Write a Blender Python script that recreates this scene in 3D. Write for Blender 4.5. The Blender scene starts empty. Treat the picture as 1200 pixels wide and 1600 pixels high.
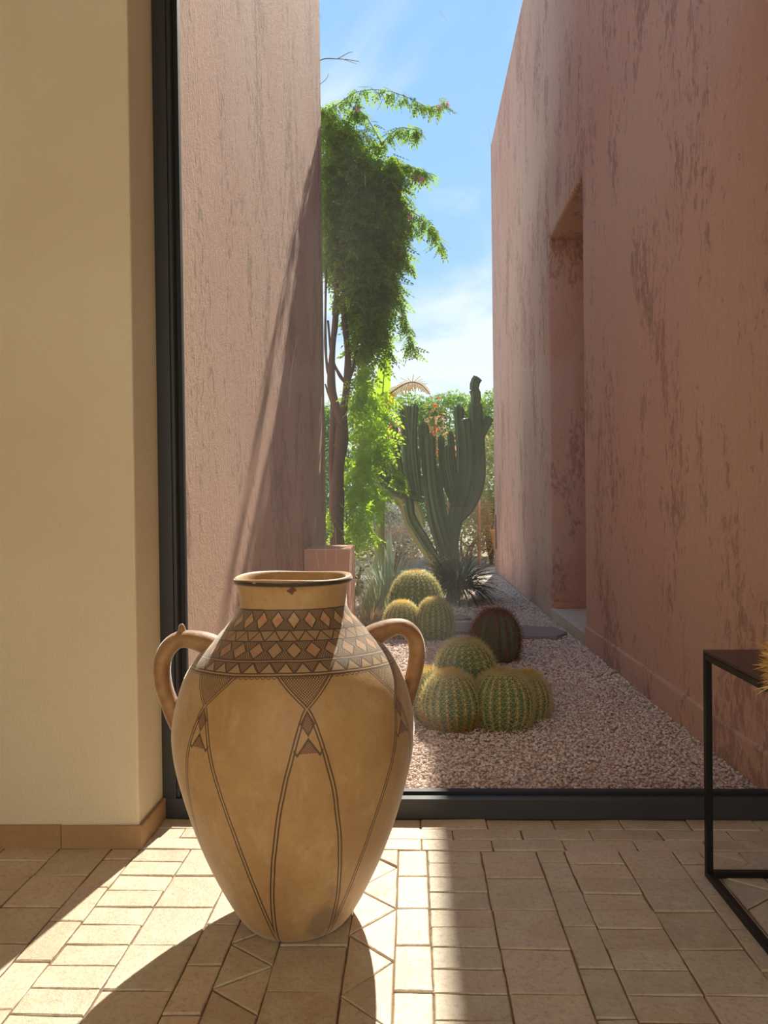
import bpy, bmesh, math, random
import numpy as np
from mathutils import Vector, Matrix
R_ = random.Random(7)
NR = np.random.RandomState(11)
S = bpy.context.scene
COL = S.collection
PI = math.pi

# ------------------------------------------------------------------ camera
cam_d = bpy.data.cameras.new('camera'); cam = bpy.data.objects.new('camera', cam_d); COL.objects.link(cam)
F = 1200.0
cam_d.sensor_fit = 'HORIZONTAL'; cam_d.sensor_width = 36.0; cam_d.lens = 36.0 * F / 1200.0
cam_d.clip_start = 0.02; cam_d.clip_end = 300
roll = math.radians(.65)
yv = Vector((43, 12, -F)).normalized()
zv = Vector((-math.sin(roll), math.cos(roll), 0)); zv = (zv - yv * zv.dot(yv)).normalized()
xv = yv.cross(zv)
Mc = Matrix((xv, yv, zv))          # rows: world axes in camera space = cam->world rotation
cam.matrix_world = Matrix.Translation((0, 0, 1.22)) @ Mc.to_4x4()
S.camera = cam

# ------------------------------------------------------------------ light and exposure
S.view_settings.view_transform = 'Standard'; S.view_settings.look = 'None'
S.view_settings.gamma = 1; S.view_settings.use_curve_mapping = False
S.view_settings.exposure = 0.46
SKY = 1.0
sun_d = bpy.data.lights.new('sun', 'SUN'); sun_d.energy = 6.6; sun_d.angle = math.radians(.55); sun_d.color = (1, .94, .80)
sun = bpy.data.objects.new('sun', sun_d); COL.objects.link(sun)
sun.rotation_euler = Vector((-.186, -.98, -1)).to_track_quat('-Z', 'Y').to_euler()
sun.location = (3, 16, 20)
ar_d = bpy.data.lights.new('rear_fill_light', 'AREA'); ar_d.shape = 'RECTANGLE'; ar_d.size = 4.6; ar_d.size_y = 2.6  # added fill lamp behind the camera, brightens the interior
ar_d.energy = 48; ar_d.color = (1, .82, .58)
ar = bpy.data.objects.new('rear_fill_light', ar_d); COL.objects.link(ar)
ar.location = (-.2, -3.9, 1.75); ar.rotation_euler = (math.radians(90), 0, 0)

# ------------------------------------------------------------------ node helpers
class NB:
    def __init__(s, nt): s.nt = nt
    def n(s, t, **kw):
        nd = s.nt.nodes.new(t)
        for k, v in kw.items():
            if k.startswith('i_'):
                key = k[2:]; key = int(key) if key.isdigit() else key
                s.put(nd.inputs[key], v)
            else: setattr(nd, k, v)
        return nd
    def put(s, sock, v):
        if isinstance(v, E): v = v.s
        if isinstance(v, bpy.types.NodeSocket): s.nt.links.new(v, sock)
        else: sock.default_value = v
    def m(s, op, a, b=None, c=None):
        nd = s.nt.nodes.new('ShaderNodeMath'); nd.operation = op
        s.put(nd.inputs[0], a)
        if b is not None: s.put(nd.inputs[1], b)
        if c is not None: s.put(nd.inputs[2], c)
        return E(s, nd.outputs[0])
    def mix(s, f, a, b, blend='MIX'):
        nd = s.nt.nodes.new('ShaderNodeMix'); nd.data_type = 'RGBA'; nd.blend_type = blend
        s.put(nd.inputs[0], f); s.put(nd.inputs[6], c4(a)); s.put(nd.inputs[7], c4(b))
        return nd.outputs[2]
    def noise(s, vec, scale, detail=4, rough=.55, dist=0):
        nd = s.n('ShaderNodeTexNoise'); s.put(nd.inputs['Vector'], vec)
        nd.inputs['Scale'].default_value = scale; nd.inputs['Detail'].default_value = detail
        nd.inputs['Roughness'].default_value = rough; nd.inputs['Distortion'].default_value = dist
        return E(s, nd.outputs['Fac'])
    def mapv(s, vec, scale=(1, 1, 1), rot=(0, 0, 0)):
        nd = s.n('ShaderNodeMapping'); s.put(nd.inputs['Vector'], vec)
        nd.inputs['Scale'].default_value = scale; nd.inputs['Rotation'].default_value = rot
        return nd.outputs[0]
    def ramp(s, f, stops):
        nd = s.n('ShaderNodeValToRGB'); s.put(nd.inputs[0], f); cr = nd.color_ramp
        while len(cr.elements) < len(stops): cr.elements.new(.5)
        for e, (p, c) in zip(cr.elements, stops): e.position = p; e.color = c4(c)
        return nd.outputs[0]
    def sm(s, x, a, b):      # smoothstep a..b -> 0..1
        nd = s.n('ShaderNodeMapRange', interpolation_type='SMOOTHSTEP'); s.put(nd.inputs[0], x)
        nd.inputs[1].default_value = a; nd.inputs[2].default_value = b
        return E(s, nd.outputs[0])
class E:
    def __init__(s, b, sock): s.b = b; s.s = sock
    def __add__(s, o): return s.b.m('ADD', s, o)
    def __radd__(s, o): return s.b.m('ADD', o, s)
    def __sub__(s, o): return s.b.m('SUBTRACT', s, o)
    def __rsub__(s, o): return s.b.m('SUBTRACT', o, s)
    def __mul__(s, o): return s.b.m('MULTIPLY', s, o)
    def __rmul__(s, o): return s.b.m('MULTIPLY', o, s)
    def __truediv__(s, o): return s.b.m('DIVIDE', s, o)
    def __rtruediv__(s, o): return s.b.m('DIVIDE', o, s)
    def abs(s): return s.b.m('ABSOLUTE', s)
    def fr(s): return s.b.m('FRACT', s)
    def max(s, o): return s.b.m('MAXIMUM', s, o)
    def min(s, o): return s.b.m('MINIMUM', s, o)
    def lt(s, o): return s.b.m('LESS_THAN', s, o)
    def gt(s, o): return s.b.m('GREATER_THAN', s, o)
def c4(c):
    if isinstance(c, (tuple, list)) and len(c) == 3: return (*c, 1)
    return c
def rgb(r, g, b):
    f = lambda v: ((v / 255 + .055) / 1.055) ** 2.4 if v > 10 else v / 255 / 12.92
    return (f(r), f(g), f(b))
MATS = {}
def mat(name, fn):
    if name in MATS: return MATS[name]
    m = bpy.data.materials.new(name); m.use_nodes = True; nt = m.node_tree
    b = NB(nt); p = nt.nodes['Principled BSDF']; fn(b, p, nt)
    MATS[name] = m; return m
def bump(b, h, strength=.5, dist=.01, prev=None):
    nd = b.n('ShaderNodeBump'); nd.inputs['Strength'].default_value = strength; nd.inputs['Distance'].default_value = dist
    b.put(nd.inputs['Height'], h)
    if prev is not None: b.put(nd.inputs['Normal'], prev)
    return nd.outputs[0]
def objc(b): return b.n('ShaderNodeTexCoord').outputs['Object']
def geo(b): return b.n('ShaderNodeNewGeometry')

# ------------------------------------------------------------------ world
w = bpy.data.worlds.new('sky'); S.world = w; w.use_nodes = True
b = NB(w.node_tree); bg = w.node_tree.nodes['Background']
d = b.n('ShaderNodeTexCoord').outputs['Generated']
sep = b.n('ShaderNodeSeparateXYZ'); b.put(sep.inputs[0], d); zz = E(b, sep.outputs[2])
base = b.ramp(zz, [(0, rgb(214, 228, 236)), (.12, rgb(188, 212, 232)), (.3, rgb(150, 192, 228)), (.55, rgb(136, 182, 226)), (1, rgb(118, 166, 218))])
# plane projected clouds: thin streaks towards the horizon
pv = b.n('ShaderNodeVectorMath', operation='DIVIDE'); b.put(pv.inputs[0], d)
zc = b.n('ShaderNodeCombineXYZ'); zm = (zz.max(0) + .16)
for i in range(3): b.put(zc.inputs[i], zm)
b.put(pv.inputs[1], zc.outputs[0])
cn = b.noise(b.mapv(pv.outputs[0], (1.1, .8, 1)), 1.5, 7, .55, .35)
cm = b.sm(cn + (b.sm(zz, .45, .12) * .30) - .10, .47, .66)
cl = b.mix(cm * .8, base, rgb(224, 231, 238))
b.put(bg.inputs[0], cl); bg.inputs[1].default_value = SKY

# ------------------------------------------------------------------ object helpers
def tag(o, label=None, cat=None, group=None, kind=None):
    if label: o['label'] = label
    if cat: o['category'] = cat
    if group: o['group'] = group
    if kind: o['kind'] = kind
    return o
def link(name, me, m, parent=None, loc=None):
    o = bpy.data.objects.new(name, me); COL.objects.link(o)
    if m is not None and me is not None and len(me.materials) == 0: me.materials.append(m)
    if parent is not None: o.parent = parent
    if loc is not None: o.location = loc
    return o
def empty(name, loc=(0, 0, 0), rz=0):
    o = bpy.data.objects.new(name, None); COL.objects.link(o); o.location = loc; o.rotation_euler.z = rz
    o.empty_display_size = .1
    return o
def np_mesh(name, V, T, smooth=False):
    V = np.asarray(V, np.float32).reshape(-1, 3); T = np.asarray(T, np.int32); k = T.shape[1]
    me = bpy.data.meshes.new(name); me.vertices.add(len(V)); me.vertices.foreach_set('co', V.ravel())
    me.loops.add(T.size); me.loops.foreach_set('vertex_index', T.ravel())
    me.polygons.add(len(T)); me.polygons.foreach_set('loop_start', np.arange(0, T.size, k, dtype=np.int32))
    me.polygons.foreach_set('loop_total', np.full(len(T), k, np.int32))
    if smooth: me.polygons.foreach_set('use_smooth', np.ones(len(T), bool))
    me.update(calc_edges=True); me.validate()
    return me
def py_mesh(name, V, Fc, smooth=False):
    me = bpy.data.meshes.new(name); me.from_pydata([tuple(map(float, v)) for v in V], [], Fc); me.update()
    if smooth:
        for p in me.polygons: p.use_smooth = True
    return me
class MB:
    def __init__(s): s.v = []; s.f = []
    def add(s, V, Fc):
        o = len(s.v); s.v += [tuple(v) for v in V]; s.f += [tuple(i + o for i in f) for f in Fc]; return s
    def box(s, x0, x1, y0, y1, z0, z1):
        return s.add([(x0, y0, z0), (x1, y0, z0), (x1, y1, z0), (x0, y1, z0), (x0, y0, z1), (x1, y0, z1), (x1, y1, z1), (x0, y1, z1)],
                     [(0, 3, 2, 1), (4, 5, 6, 7), (0, 1, 5, 4), (1, 2, 6, 5), (2, 3, 7, 6), (3, 0, 4, 7)])
    def build(s, name, m, parent=None, smooth=False, bevel=0, segs=2):
        me = py_mesh(name, s.v, s.f, smooth)
        o = link(name, me, m, parent)
        if bevel:
            md = o.modifiers.new('bevel', 'BEVEL'); md.width = bevel; md.segments = segs; md.limit_method = 'ANGLE'
        return o
def catmull(pts, n):
    P = [Vector(p) for p in pts]; P = [P[0] * 2 - P[1]] + P + [P[-1] * 2 - P[-2]]; out = []
    for i in range(1, len(P) - 2):
        for k in range(n):
            t = k / n
            out.append(.5 * ((2 * P[i]) + (P[i + 1] - P[i - 1]) * t + (2 * P[i - 1] - 5 * P[i] + 4 * P[i + 1] - P[i + 2]) * t * t + (3 * P[i] - P[i - 1] - 3 * P[i + 1] + P[i + 2]) * t ** 3))
    out.append(P[-2]); return out
def tube(pts, rad, seg=8, ribs=None, depth=.25, cap=True, flat=(1, 1), ref=(0, 1, 0), tipdome=False):
    """swept tube; rad: float or function of t; ribs: star section."""
    V = []; Fc = []; n = len(pts); nv = seg if not ribs else ribs * 2
    ref = Vector(ref)
    for i, p in enumerate(pts):
        t = i / (n - 1)
        tg = (pts[min(i + 1, n - 1)] - pts[max(i - 1, 0)]).normalized()
        u = ref.cross(tg)
        if u.length < 1e-3: u = Vector((1, 0, 0)).cross(tg)
        u.normalize(); v = tg.cross(u)
        r = rad(t) if callable(rad) else rad
        for k in range(nv):
            a = 2 * PI * k / nv; rr = r * (1 - (depth if ribs and k % 2 else 0))
            V.append(p + u * (math.cos(a) * rr * flat[0]) + v * (math.sin(a) * rr * flat[1]))
        if i:
            o = (i - 1) * nv
            for k in range(nv):
                k2 = (k + 1) % nv; Fc.append((o + k, o + k2, o + nv + k2, o + nv + k))
    if cap:
        Fc.append(tuple(range(nv))[::-1]); Fc.append(tuple((n - 1) * nv + k for k in range(nv)))
    return V, Fc

# ------------------------------------------------------------------ materials
def m_plaster_pink(rough_amt, seed):
    def fn(b, p, nt):
        c = objc(b)
        big = b.noise(b.mapv(c, (1, 1, .45)), .8, 4, .6)
        stain = b.noise(b.mapv(c, (1, 1, .4)), 2.2 + seed, 6, .65, .6)
        fine = b.noise(b.mapv(c, (1, 1, .55)), 38, 5, .7)
        streak = b.noise(b.mapv(c, (1, 1, .5)), 19, 6, .74, .6)
        grit = b.noise(c, 130, 3, .7)
        col = b.ramp(big, [(.3, (.78, .42, .31)), (.5, (.83, .50, .38)), (.68, (.83, .54, .385))])
        patch = b.sm(streak + (stain - .5) * 1.0, .53, .64)
        col = b.mix(patch * .62, col, (.36, .18, .13))
        col = b.mix(b.sm(fine, .35, .7) * .35, col, (.84, .56, .46))
        b.put(p.inputs['Base Color'], col); p.inputs['Roughness'].default_value = .92
        p.inputs['Specular IOR Level'].default_value = .15
        h = fine * .5 + streak * .7 + grit * .3
        b.put(p.inputs['Normal'], bump(b, h, rough_amt, .13 if seed else .055))
    return fn
M_WALLR = mat('pink_plaster_right', m_plaster_pink(.75, 0))
M_WALLL = mat('pink_plaster_left', m_plaster_pink(.85, .4))
def f(b, p, nt):
    c = objc(b)
    n1 = b.noise(b.mapv(c, (1, 1, .35)), 110, 4, .7); n2 = b.noise(c, 1.2, 3)
    n3 = b.noise(b.mapv(c, (.3, .3, 1)), 90, 3, .6)
    b.put(p.inputs['Base Color'], b.ramp(n2, [(.3, (.66, .56, .38)), (.7, (.74, .65, .47))]))
    p.inputs['Roughness'].default_value = .9
    b.put(p.inputs['Normal'], bump(b, n1 + n3 * .5, .6, .006))
M_CREAM = mat('cream_plaster', f)
def f(b, p, nt):
    c = objc(b); oi = b.n('ShaderNodeObjectInfo'); g = geo(b)
    rnd = E(b, oi.outputs['Random'])
    col = b.ramp(rnd, [(0, (.50, .385, .27)), (.3, (.60, .47, .34)), (.5, (.54, .45, .325)), (.75, (.66, .50, .37)), (1, (.48, .42, .31))])
    wc = g.outputs['Position']
    n1 = b.noise(wc, 9, 5, .65); n2 = b.noise(wc, 60, 5, .7); n3 = b.noise(wc, 230, 3, .7)
    col = b.mix(b.sm(n1, .42, .68) * .55, col, (.68, .60, .45))
    col = b.mix(b.sm(n2, .48, .68) * .5, col, (.34, .235, .15))
    b.put(p.inputs['Base Color'], col)
    b.put(p.inputs['Roughness'], b.m('MULTIPLY_ADD', n2, .35, .20))
    p.inputs['Specular IOR Level'].default_value = .45
    b.put(p.inputs['Normal'], bump(b, n2 * .6 + n3 * .3 + n1 * 1.6, .5, .008))
M_TILE = mat('terracotta_tile', f)
def f(b, p, nt):
    c = objc(b); n = b.noise(c, 70, 5, .7)
    b.put(p.inputs['Base Color'], b.ramp(n, [(.35, (.17, .11, .065)), (.7, (.30, .215, .13))]))
    p.inputs['Roughness'].default_value = .95; b.put(p.inputs['Normal'], bump(b, n, .5, .004))
M_GROUT = mat('sand_grout', f)
def f(b, p, nt):
    c = geo(b).outputs['Position']; n = b.noise(c, 22, 6, .7); n2 = b.noise(c, 6, 3)
    col = b.mix(n2, (.30, .18, .08), (.44, .27, .13)); col = b.mix(b.sm(n, .5, .75) * .5, col, (.25, .15, .08))
    b.put(p.inputs['Base Color'], col); p.inputs['Roughness'].default_value = .7
    b.put(p.inputs['Normal'], bump(b, n, .4, .004))
M_BASE = mat('terracotta_baseboard', f)
def plain(col, rough=.6, metal=0, var=.12, scale=12, bmp=0, spec=.5):
    def fn(b, p, nt):
        n = b.noise(objc(b), scale, 4, .6)
        b.put(p.inputs['Base Color'], b.mix(n, tuple(v * (1 - var) for v in col), tuple(min(1, v * (1 + var)) for v in col)))
        p.inputs['Roughness'].default_value = rough; p.inputs['Metallic'].default_value = metal
        p.inputs['Specular IOR Level'].default_value = spec
        if bmp: b.put(p.inputs['Normal'], bump(b, n, bmp, .01))
    return fn
M_FRAME = mat('charcoal_aluminium', plain((.032, .034, .037), .42, 0, .1, 3))
M_GASKET = mat('black_rubber', plain((.006, .006, .006), .6))
M_STEEL = mat('black_powder_steel', plain((.004, .004, .004), .4, 0, .1, 5, 0, .35))
M_TOP = mat('dark_brown_top', plain((.035, .014, .012), .35, 0, .15, 4))
M_CEIL = mat('ceiling_paint', plain((.72, .65, .52), .9))
M_SLAB = mat('pale_stone_slab', plain((.62, .47, .38), .75, 0, .2, 9, .2))
M_SLATE = mat('grey_slate', plain((.30, .22, .20), .7, 0, .2, 8, .3))
M_SOIL = mat('garden_soil', plain((.42, .30, .21), .95, 0, .3, 14, .5))
M_PATH = mat('pale_path', plain((.66, .54, .44), .85, 0, .15, 6, .3))
M_BARK = mat('brown_bark', plain((.13, .08, .055), .9, 0, .5, 22, 1.0))
M_TWIG = mat('grey_twig', plain((.22, .16, .12), .9, 0, .3, 25))
M_POT = mat('orange_terracotta_pot', plain((.72, .30, .10), .75, 0, .12, 8))
M_SLOT = mat('dark_slot', plain((.12, .045, .03), .8))
def leafm(c1, c2, trans=.5, rough=.6, tb=.0, tc=(.6, .85, .04)):
    def fn(b, p, nt):
        r = E(b, geo(b).outputs['Random Per Island'])
        col = b.mix(r, c1, c2)
        b.put(p.inputs['Base Color'], col); p.inputs['Roughness'].default_value = rough
        p.inputs['Specular IOR Level'].default_value = 0; p.inputs['IOR'].default_value = 1.0
        tr = b.n('ShaderNodeBsdfTranslucent')
        b.put(tr.inputs[0], b.mix(tb, col, tc))
        mx = b.n('ShaderNodeMixShader'); mx.inputs[0].default_value = trans
        nt.links.new(p.outputs[0], mx.inputs[1]); nt.links.new(tr.outputs[0], mx.inputs[2])
        nt.links.new(mx.outputs[0], nt.nodes['Material Output'].inputs[0])
    return fn
M_VINE = mat('vine_leaf', leafm((.08, .18, .03), (.20, .34, .04), .5, .45, .45, (.60, .88, .03)))
M_VINE_SUNLIT = mat('sunlit_tint_vine_leaf', leafm((.22, .40, .03), (.36, .54, .05), .6, .6, .4, (.70, .95, .04)))  # same vine leaf, brightened: sunlight put into its colour
M_HEDGE = mat('hedge_leaf', leafm((.13, .25, .05), (.27, .40, .09), .5, .45, .35, (.45, .65, .08)))
M_HEDGE2 = mat('dark_hedge_leaf', leafm((.07, .14, .05), (.17, .27, .09), .35))
M_OLIVE = mat('olive_leaf', leafm((.30, .33, .16), (.48, .46, .18), .4))
M_SILVER = mat('silver_leaf', leafm((.42, .44, .38), (.62, .60, .52), .25))
M_DRY = mat('dry_brush', leafm((.40, .27, .13), (.58, .44, .22), .3))
M_BANANA = mat('banana_leaf', leafm((.22, .42, .04), (.30, .52, .05), .6, .45, .5))
M_BANANAY = mat('yellow_banana_leaf', leafm((.40, .24, .012), (.50, .32, .02), .4))
M_FLOWER = mat('pink_flower', leafm((.75, .35, .42), (.85, .55, .55), .4))
M_RED = mat('red_flower', leafm((.75, .12, .06), (.85, .30, .12), .4))
M_ALOE = mat('aloe_leaf', leafm((.34, .44, .30), (.50, .58, .42), .3))
M_AGAVE = mat('agave_leaf', leafm((.25, .33, .22), (.30, .38, .26), .12))
M_GRASS = mat('fine_grass', leafm((.42, .46, .22), (.60, .58, .32), .4))
M_DGRASS = mat('dark_strap_leaf', leafm((.045, .075, .04), (.10, .13, .07), .2, .35))
M_SPINE = mat('yellow_spine', leafm((.86, .76, .34), (.95, .86, .50), .45))
M_SPINEO = mat('orange_spine', leafm((.75, .42, .12), (.80, .50, .16), .4))
M_SPINER = mat('red_spine', leafm((.40, .12, .09), (.55, .22, .14), .3))
M_STRAW = mat('golden_straw', leafm((.75, .48, .16), (.90, .66, .28), .3))
M_WOOL = mat('yellow_wool', leafm((.92, .58, .07), (.95, .70, .14), .4))
def cactusm(c1, c2):
    def fn(b, p, nt):
        n = b.noise(objc(b), 14, 4, .6)
        b.put(p.inputs['Base Color'], b.mix(n, c1, c2)); p.inputs['Roughness'].default_value = .55
        b.put(p.inputs['Normal'], bump(b, b.noise(objc(b), 60, 3), .3, .004))
    return fn
M_CACT = mat('cactus_skin', cactusm((.055, .10, .045), (.12, .18, .08)))
M_CACT2 = mat('pale_cactus_skin', cactusm((.32, .33, .14), (.44, .40, .20)))
M_BARREL = mat('barrel_skin', cactusm((.06, .12, .035), (.14, .22, .07)))
M_BARRELD = mat('dark_barrel_skin', cactusm((.05, .075, .03), (.10, .11, .05)))
def f(b, p, nt):
    g = geo(b); r = E(b, g.outputs['Random Per Island'])
    col = b.ramp(r, [(0, (.50, .34, .27)), (.25, (.70, .53, .45)), (.5, (.82, .66, .57)), (.75, (.68, .55, .48)), (.92, (.88, .80, .72)), (1, (.48, .28, .20))])
    b.put(p.inputs['Base Color'], col); p.inputs['Roughness'].default_value = .8
M_PEB = mat('pink_pebbles', f)
def f(b, p, nt):
    c = geo(b).outputs['Position']
    v = b.n('ShaderNodeTexVoronoi'); b.put(v.inputs['Vector'], c); v.inputs['Scale'].default_value = 55
    col = b.ramp(v.outputs['Color'], [(.1, (.40, .26, .20)), (.5, (.58, .43, .36)), (.9, (.74, .60, .52))])
    b.put(p.inputs['Base Color'], col); p.inputs['Roughness'].default_value = .9
    b.put(p.inputs['Normal'], bump(b, v.outputs['Distance'], .8, .01))
M_GBED = mat('gravel_bed', f)
def f(b, p, nt):
    out = nt.nodes['Material Output']
    tr = b.n('ShaderNodeBsdfTransparent'); tr.inputs[0].default_value = (.965, .975, .97, 1)
    gl = b.n('ShaderNodeBsdfGlossy'); gl.inputs['Roughness'].default_value = .02
    fr = b.n('ShaderNodeFresnel'); fr.inputs[0].default_value = 1.35
    df = b.n('ShaderNodeBsdfTranslucent'); df.inputs[0].default_value = (.9, .88, .85, 1)
    c = objc(b)
    dust = b.sm(b.noise(b.mapv(c, (1, 1, .5)), 2.0, 5, .6), .35, .8) * .018 + .015
    speck = b.sm(b.noise(c, 160, 2, .6), .76, .80) * .12
    scr = b.sm(b.noise(b.mapv(c, (60, 1, 2.5), (0, .25, 0)), 1.0, 2, .5), .74, .78) * .06
    m1 = b.n('ShaderNodeMixShader'); b.put(m1.inputs[0], dust + speck + scr)
    nt.links.new(tr.outputs[0], m1.inputs[1]); nt.links.new(df.outputs[0], m1.inputs[2])
    m2 = b.n('ShaderNodeMixShader'); b.put(m2.inputs[0], E(b, fr.outputs[0]) * .22)
    nt.links.new(m1.outputs[0], m2.inputs[1]); nt.links.new(gl.outputs[0], m2.inputs[2])
    nt.links.new(m2.outputs[0], out.inputs[0])
M_GLASS = mat('dusty_glass', f)

# ------------------------------------------------------------------ interior shell
XJ = -.988; YF = 2.707; YW = 2.965; XR = 1.62; HEAD = 3.5; CEILZ = 3.62
fl = MB().box(-3.2, 2.6, -4, 3.06, -.12, -.006).build('floor', M_GROUT); tag(fl, 'interior floor of hand cut terracotta tiles in sandy grout', kind='structure')
c_ = MB().box(-3.3, 2.7, -4.1, 3.1, CEILZ, CEILZ + .2).build('ceiling', M_CEIL); tag(c_, 'plain cream room ceiling', kind='structure')
wf = MB().box(-3.2, XJ, YF, 3.1, -.12, CEILZ).build('wall_front', M_CREAM, bevel=.008); tag(wf, 'cream textured plaster pier left of the tall window', kind='structure')
tag(MB().box(XR, 2.6, YF, 3.1, -.12, CEILZ).build('wall_front', M_CREAM), 'cream plaster pier right of the tall window', kind='structure')
tag(MB().box(XJ, XR, YF, 3.1, HEAD, CEILZ).build('wall_front', M_CREAM), 'cream plaster strip above the tall window', kind='structure')
tag(MB().box(-3.3, -3.2, -4, 3.1, -.12, CEILZ).build('wall_left', M_CREAM), 'plain cream side wall on the left', kind='structure')
tag(MB().box(2.6, 2.7, -4, 3.1, -.12, CEILZ).build('wall_right', M_CREAM), 'plain cream side wall on the right', kind='structure')
wb = MB(); wb.box(-3.2, -2.6, -4.1, -4, -.12, CEILZ); wb.box(2.2, 2.6, -4.1, -4, -.12, CEILZ); wb.box(-2.6, 2.2, -4.1, -4, 3.1, CEILZ); wb.box(-2.6, 2.2, -4.1, -4, -.12, .35)  # rear opening added out of view to let sky light fill the room
tag(wb.build('wall_back', M_CREAM), 'cream rear wall around an added wide opening', kind='structure')

# baseboard tiles
def worn_box(x0, x1, y0, y1, z0, z1, j=.0015):
    bm = bmesh.new(); bmesh.ops.create_cube(bm, size=1)
    for v in bm.verts:
        v.co = Vector((x0 if v.co.x < 0 else x1, y0 if v.co.y < 0 else y1, z0 if v.co.z < 0 else z1)) + Vector([R_.uniform(-j, j) for _ in range(3)])
    bmesh.ops.bevel(bm, geom=bm.edges[:], offset=.0025, segments=1, affect='EDGES')
    me = bpy.data.meshes.new('baseboard_tile'); bm.to_mesh(me); bm.free(); return me
bb = MB().box(-3.2, XJ + .001, YF - .004, YF, 0, .078).build('baseboard_front', M_GROUT)
tag(bb, 'terracotta skirting along the foot of the cream pier', kind='structure')
xs = [XJ + .012, -1.268, -1.53, -1.79, -2.05, -2.31, -2.57, -2.83, -3.09]
for a, c in zip(xs[1:], xs[:-1]): link('baseboard_tile', worn_box(a + .0015, c - .0015, YF - .013, YF + .001, 0, .084), M_BASE, bb)
bb2 = MB().box(XJ - .001, XJ + .004, YF, YW, 0, .078).build('baseboard_jamb', M_GROUT)
tag(bb2, 'short terracotta skirting on the return beside the window frame', kind='structure')
link('baseboard_tile', worn_box(XJ, XJ + .013, YF - .012, YW - .003, 0, .084), M_BASE, bb2)

# floor tiles
tiles = []      # polygons
def rect(x0, x1, y0, y1): tiles.append([(x0, y0), (x1, y0), (x1, y1), (x0, y1)])
Y0, Y1 = -4.0, 2.70
def rows(x0, x1, first, step, top=Y1, ymin=Y0):
    y = top; nxt = first
    while y > ymin + .02:
        rect(x0, x1, max(nxt, ymin), y); y = nxt; nxt = y - step
C = {}
def column(kind, x0, x1, first=None):
    if kind == 'brick': rows(x0, x1, 2.604 if first is None else first, .0995)
    if kind == 'square': rows(x0, x1, 2.502 if first is None else first, .1985)
    if kind == 'narrow': rows(x0, x1, first, .1985)
    if kind == 'squareC': rows(x0, x1, 2.505, .1985)
    if kind in ('diagL', 'diagR'):
        per = .2 if kind == 'diagL' else .267
        la, ra = ((1.915, 2.015) if kind == 'diagL' else (2.158, 2.036))
        k = int((la - Y1) / per) - 3
        L = sorted([la + per * i for i in range(-40, 12)], reverse=True); Rr = sorted([ra + per * i for i in range(-40, 12)], reverse=True)
        ev = sorted([(y, 'l') for y in L] + [(y, 'r') for y in Rr], reverse=True)
        ev = [e for e in ev if Y0 - .3 < e[0] < Y1 + .3]
        for i in range(len(ev) - 2):
            (ya, sa), (yb, sb), (yc, sc) = ev[i:i + 3]
            X = {'l': x0, 'r': x1}
            if sa == sc and sb != sa:
                poly = [(X[sa], ya), (X[sb], yb), (X[sc], yc)]
                poly = clip(poly, Y0, Y1)
                if len(poly) >= 3 and max(p[1] for p in poly) - min(p[1] for p in poly) > .04: tiles.append(ccw(poly))
def ccw(P):
    a = sum(P[i][0] * P[(i + 1) % len(P)][1] - P[(i + 1) % len(P)][0] * P[i][1] for i in range(len(P)))
    return P if a > 0 else P[::-1]
def clip(P, lo, hi):
    for lim, sgn in ((hi, 1), (lo, -1)):
        Q = []
        for i in range(len(P)):
            a, c = P[i], P[(i + 1) % len(P)]; ia = (lim - a[1]) * sgn >= 0; ic = (lim - c[1]) * sgn >= 0
            if ia: Q.append(a)
            if ia != ic:
                t = (lim - a[1]) / (c[1] - a[1]); Q.append((a[0] + t * (c[0] - a[0]), lim))
        P = Q
        if not P: return P
    return P
lay = [('brick', -3.13, -2.93), ('square', -2.93, -2.73), ('narrow', -2.73, -2.63, 2.61), ('brick', -2.63, -2.43), ('square', -2.43, -2.23), ('narrow', -2.23, -2.13, 2.61),
       ('squareC', -2.13, -1.93), ('narrow', -1.93, -1.83, 2.61), ('brick', -1.83, -1.655), ('narrow', -1.655, -1.57, 2.5), ('narrow', -1.57, -1.475, 2.6), ('brick', -1.475, -1.275), ('square', -1.275, -1.087), ('narrow', -1.087, -.985, 2.62), ('brick', -.985, -.80), ('square', -.80, -.615),
       ('narrow', -.615, -.518, 2.61), ('diagL', -.518, -.382), ('squareC', -.382, -.190), ('diagR', -.190, -.060),
       ('narrow', -.060, .040, 2.508), ('brick', .040, .228), ('square', .228, .422), ('narrow', .422, .518, 2.615), ('brick', .518, .708),
       ('square', .708, .892), ('narrow', .892, .986, 2.606), ('diagL', .986, 1.122), ('squareC', 1.122, 1.315), ('diagR', 1.315, 1.445), ('narrow', 1.445, 1.545, 2.508),
       ('brick', 1.545, 1.735), ('square', 1.735, 1.93), ('narrow', 1.93, 2.03, 2.6), ('brick', 2.03, 2.22), ('square', 2.22, 2.41), ('brick', 2.41, 2.6)]
for it in lay: column(*it)
for yr0, yr1, off in ((2.70, 2.788, .275), (2.788, 2.875, .139), (2.875, 2.964, .02)):
    x = off - .2525 * 6
    while x < XR:
        a, c = max(x, XJ), min(x + .2525, XR)
        if c - a > .03: rect(a, c, yr0, yr1)
        x += .2525
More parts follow.
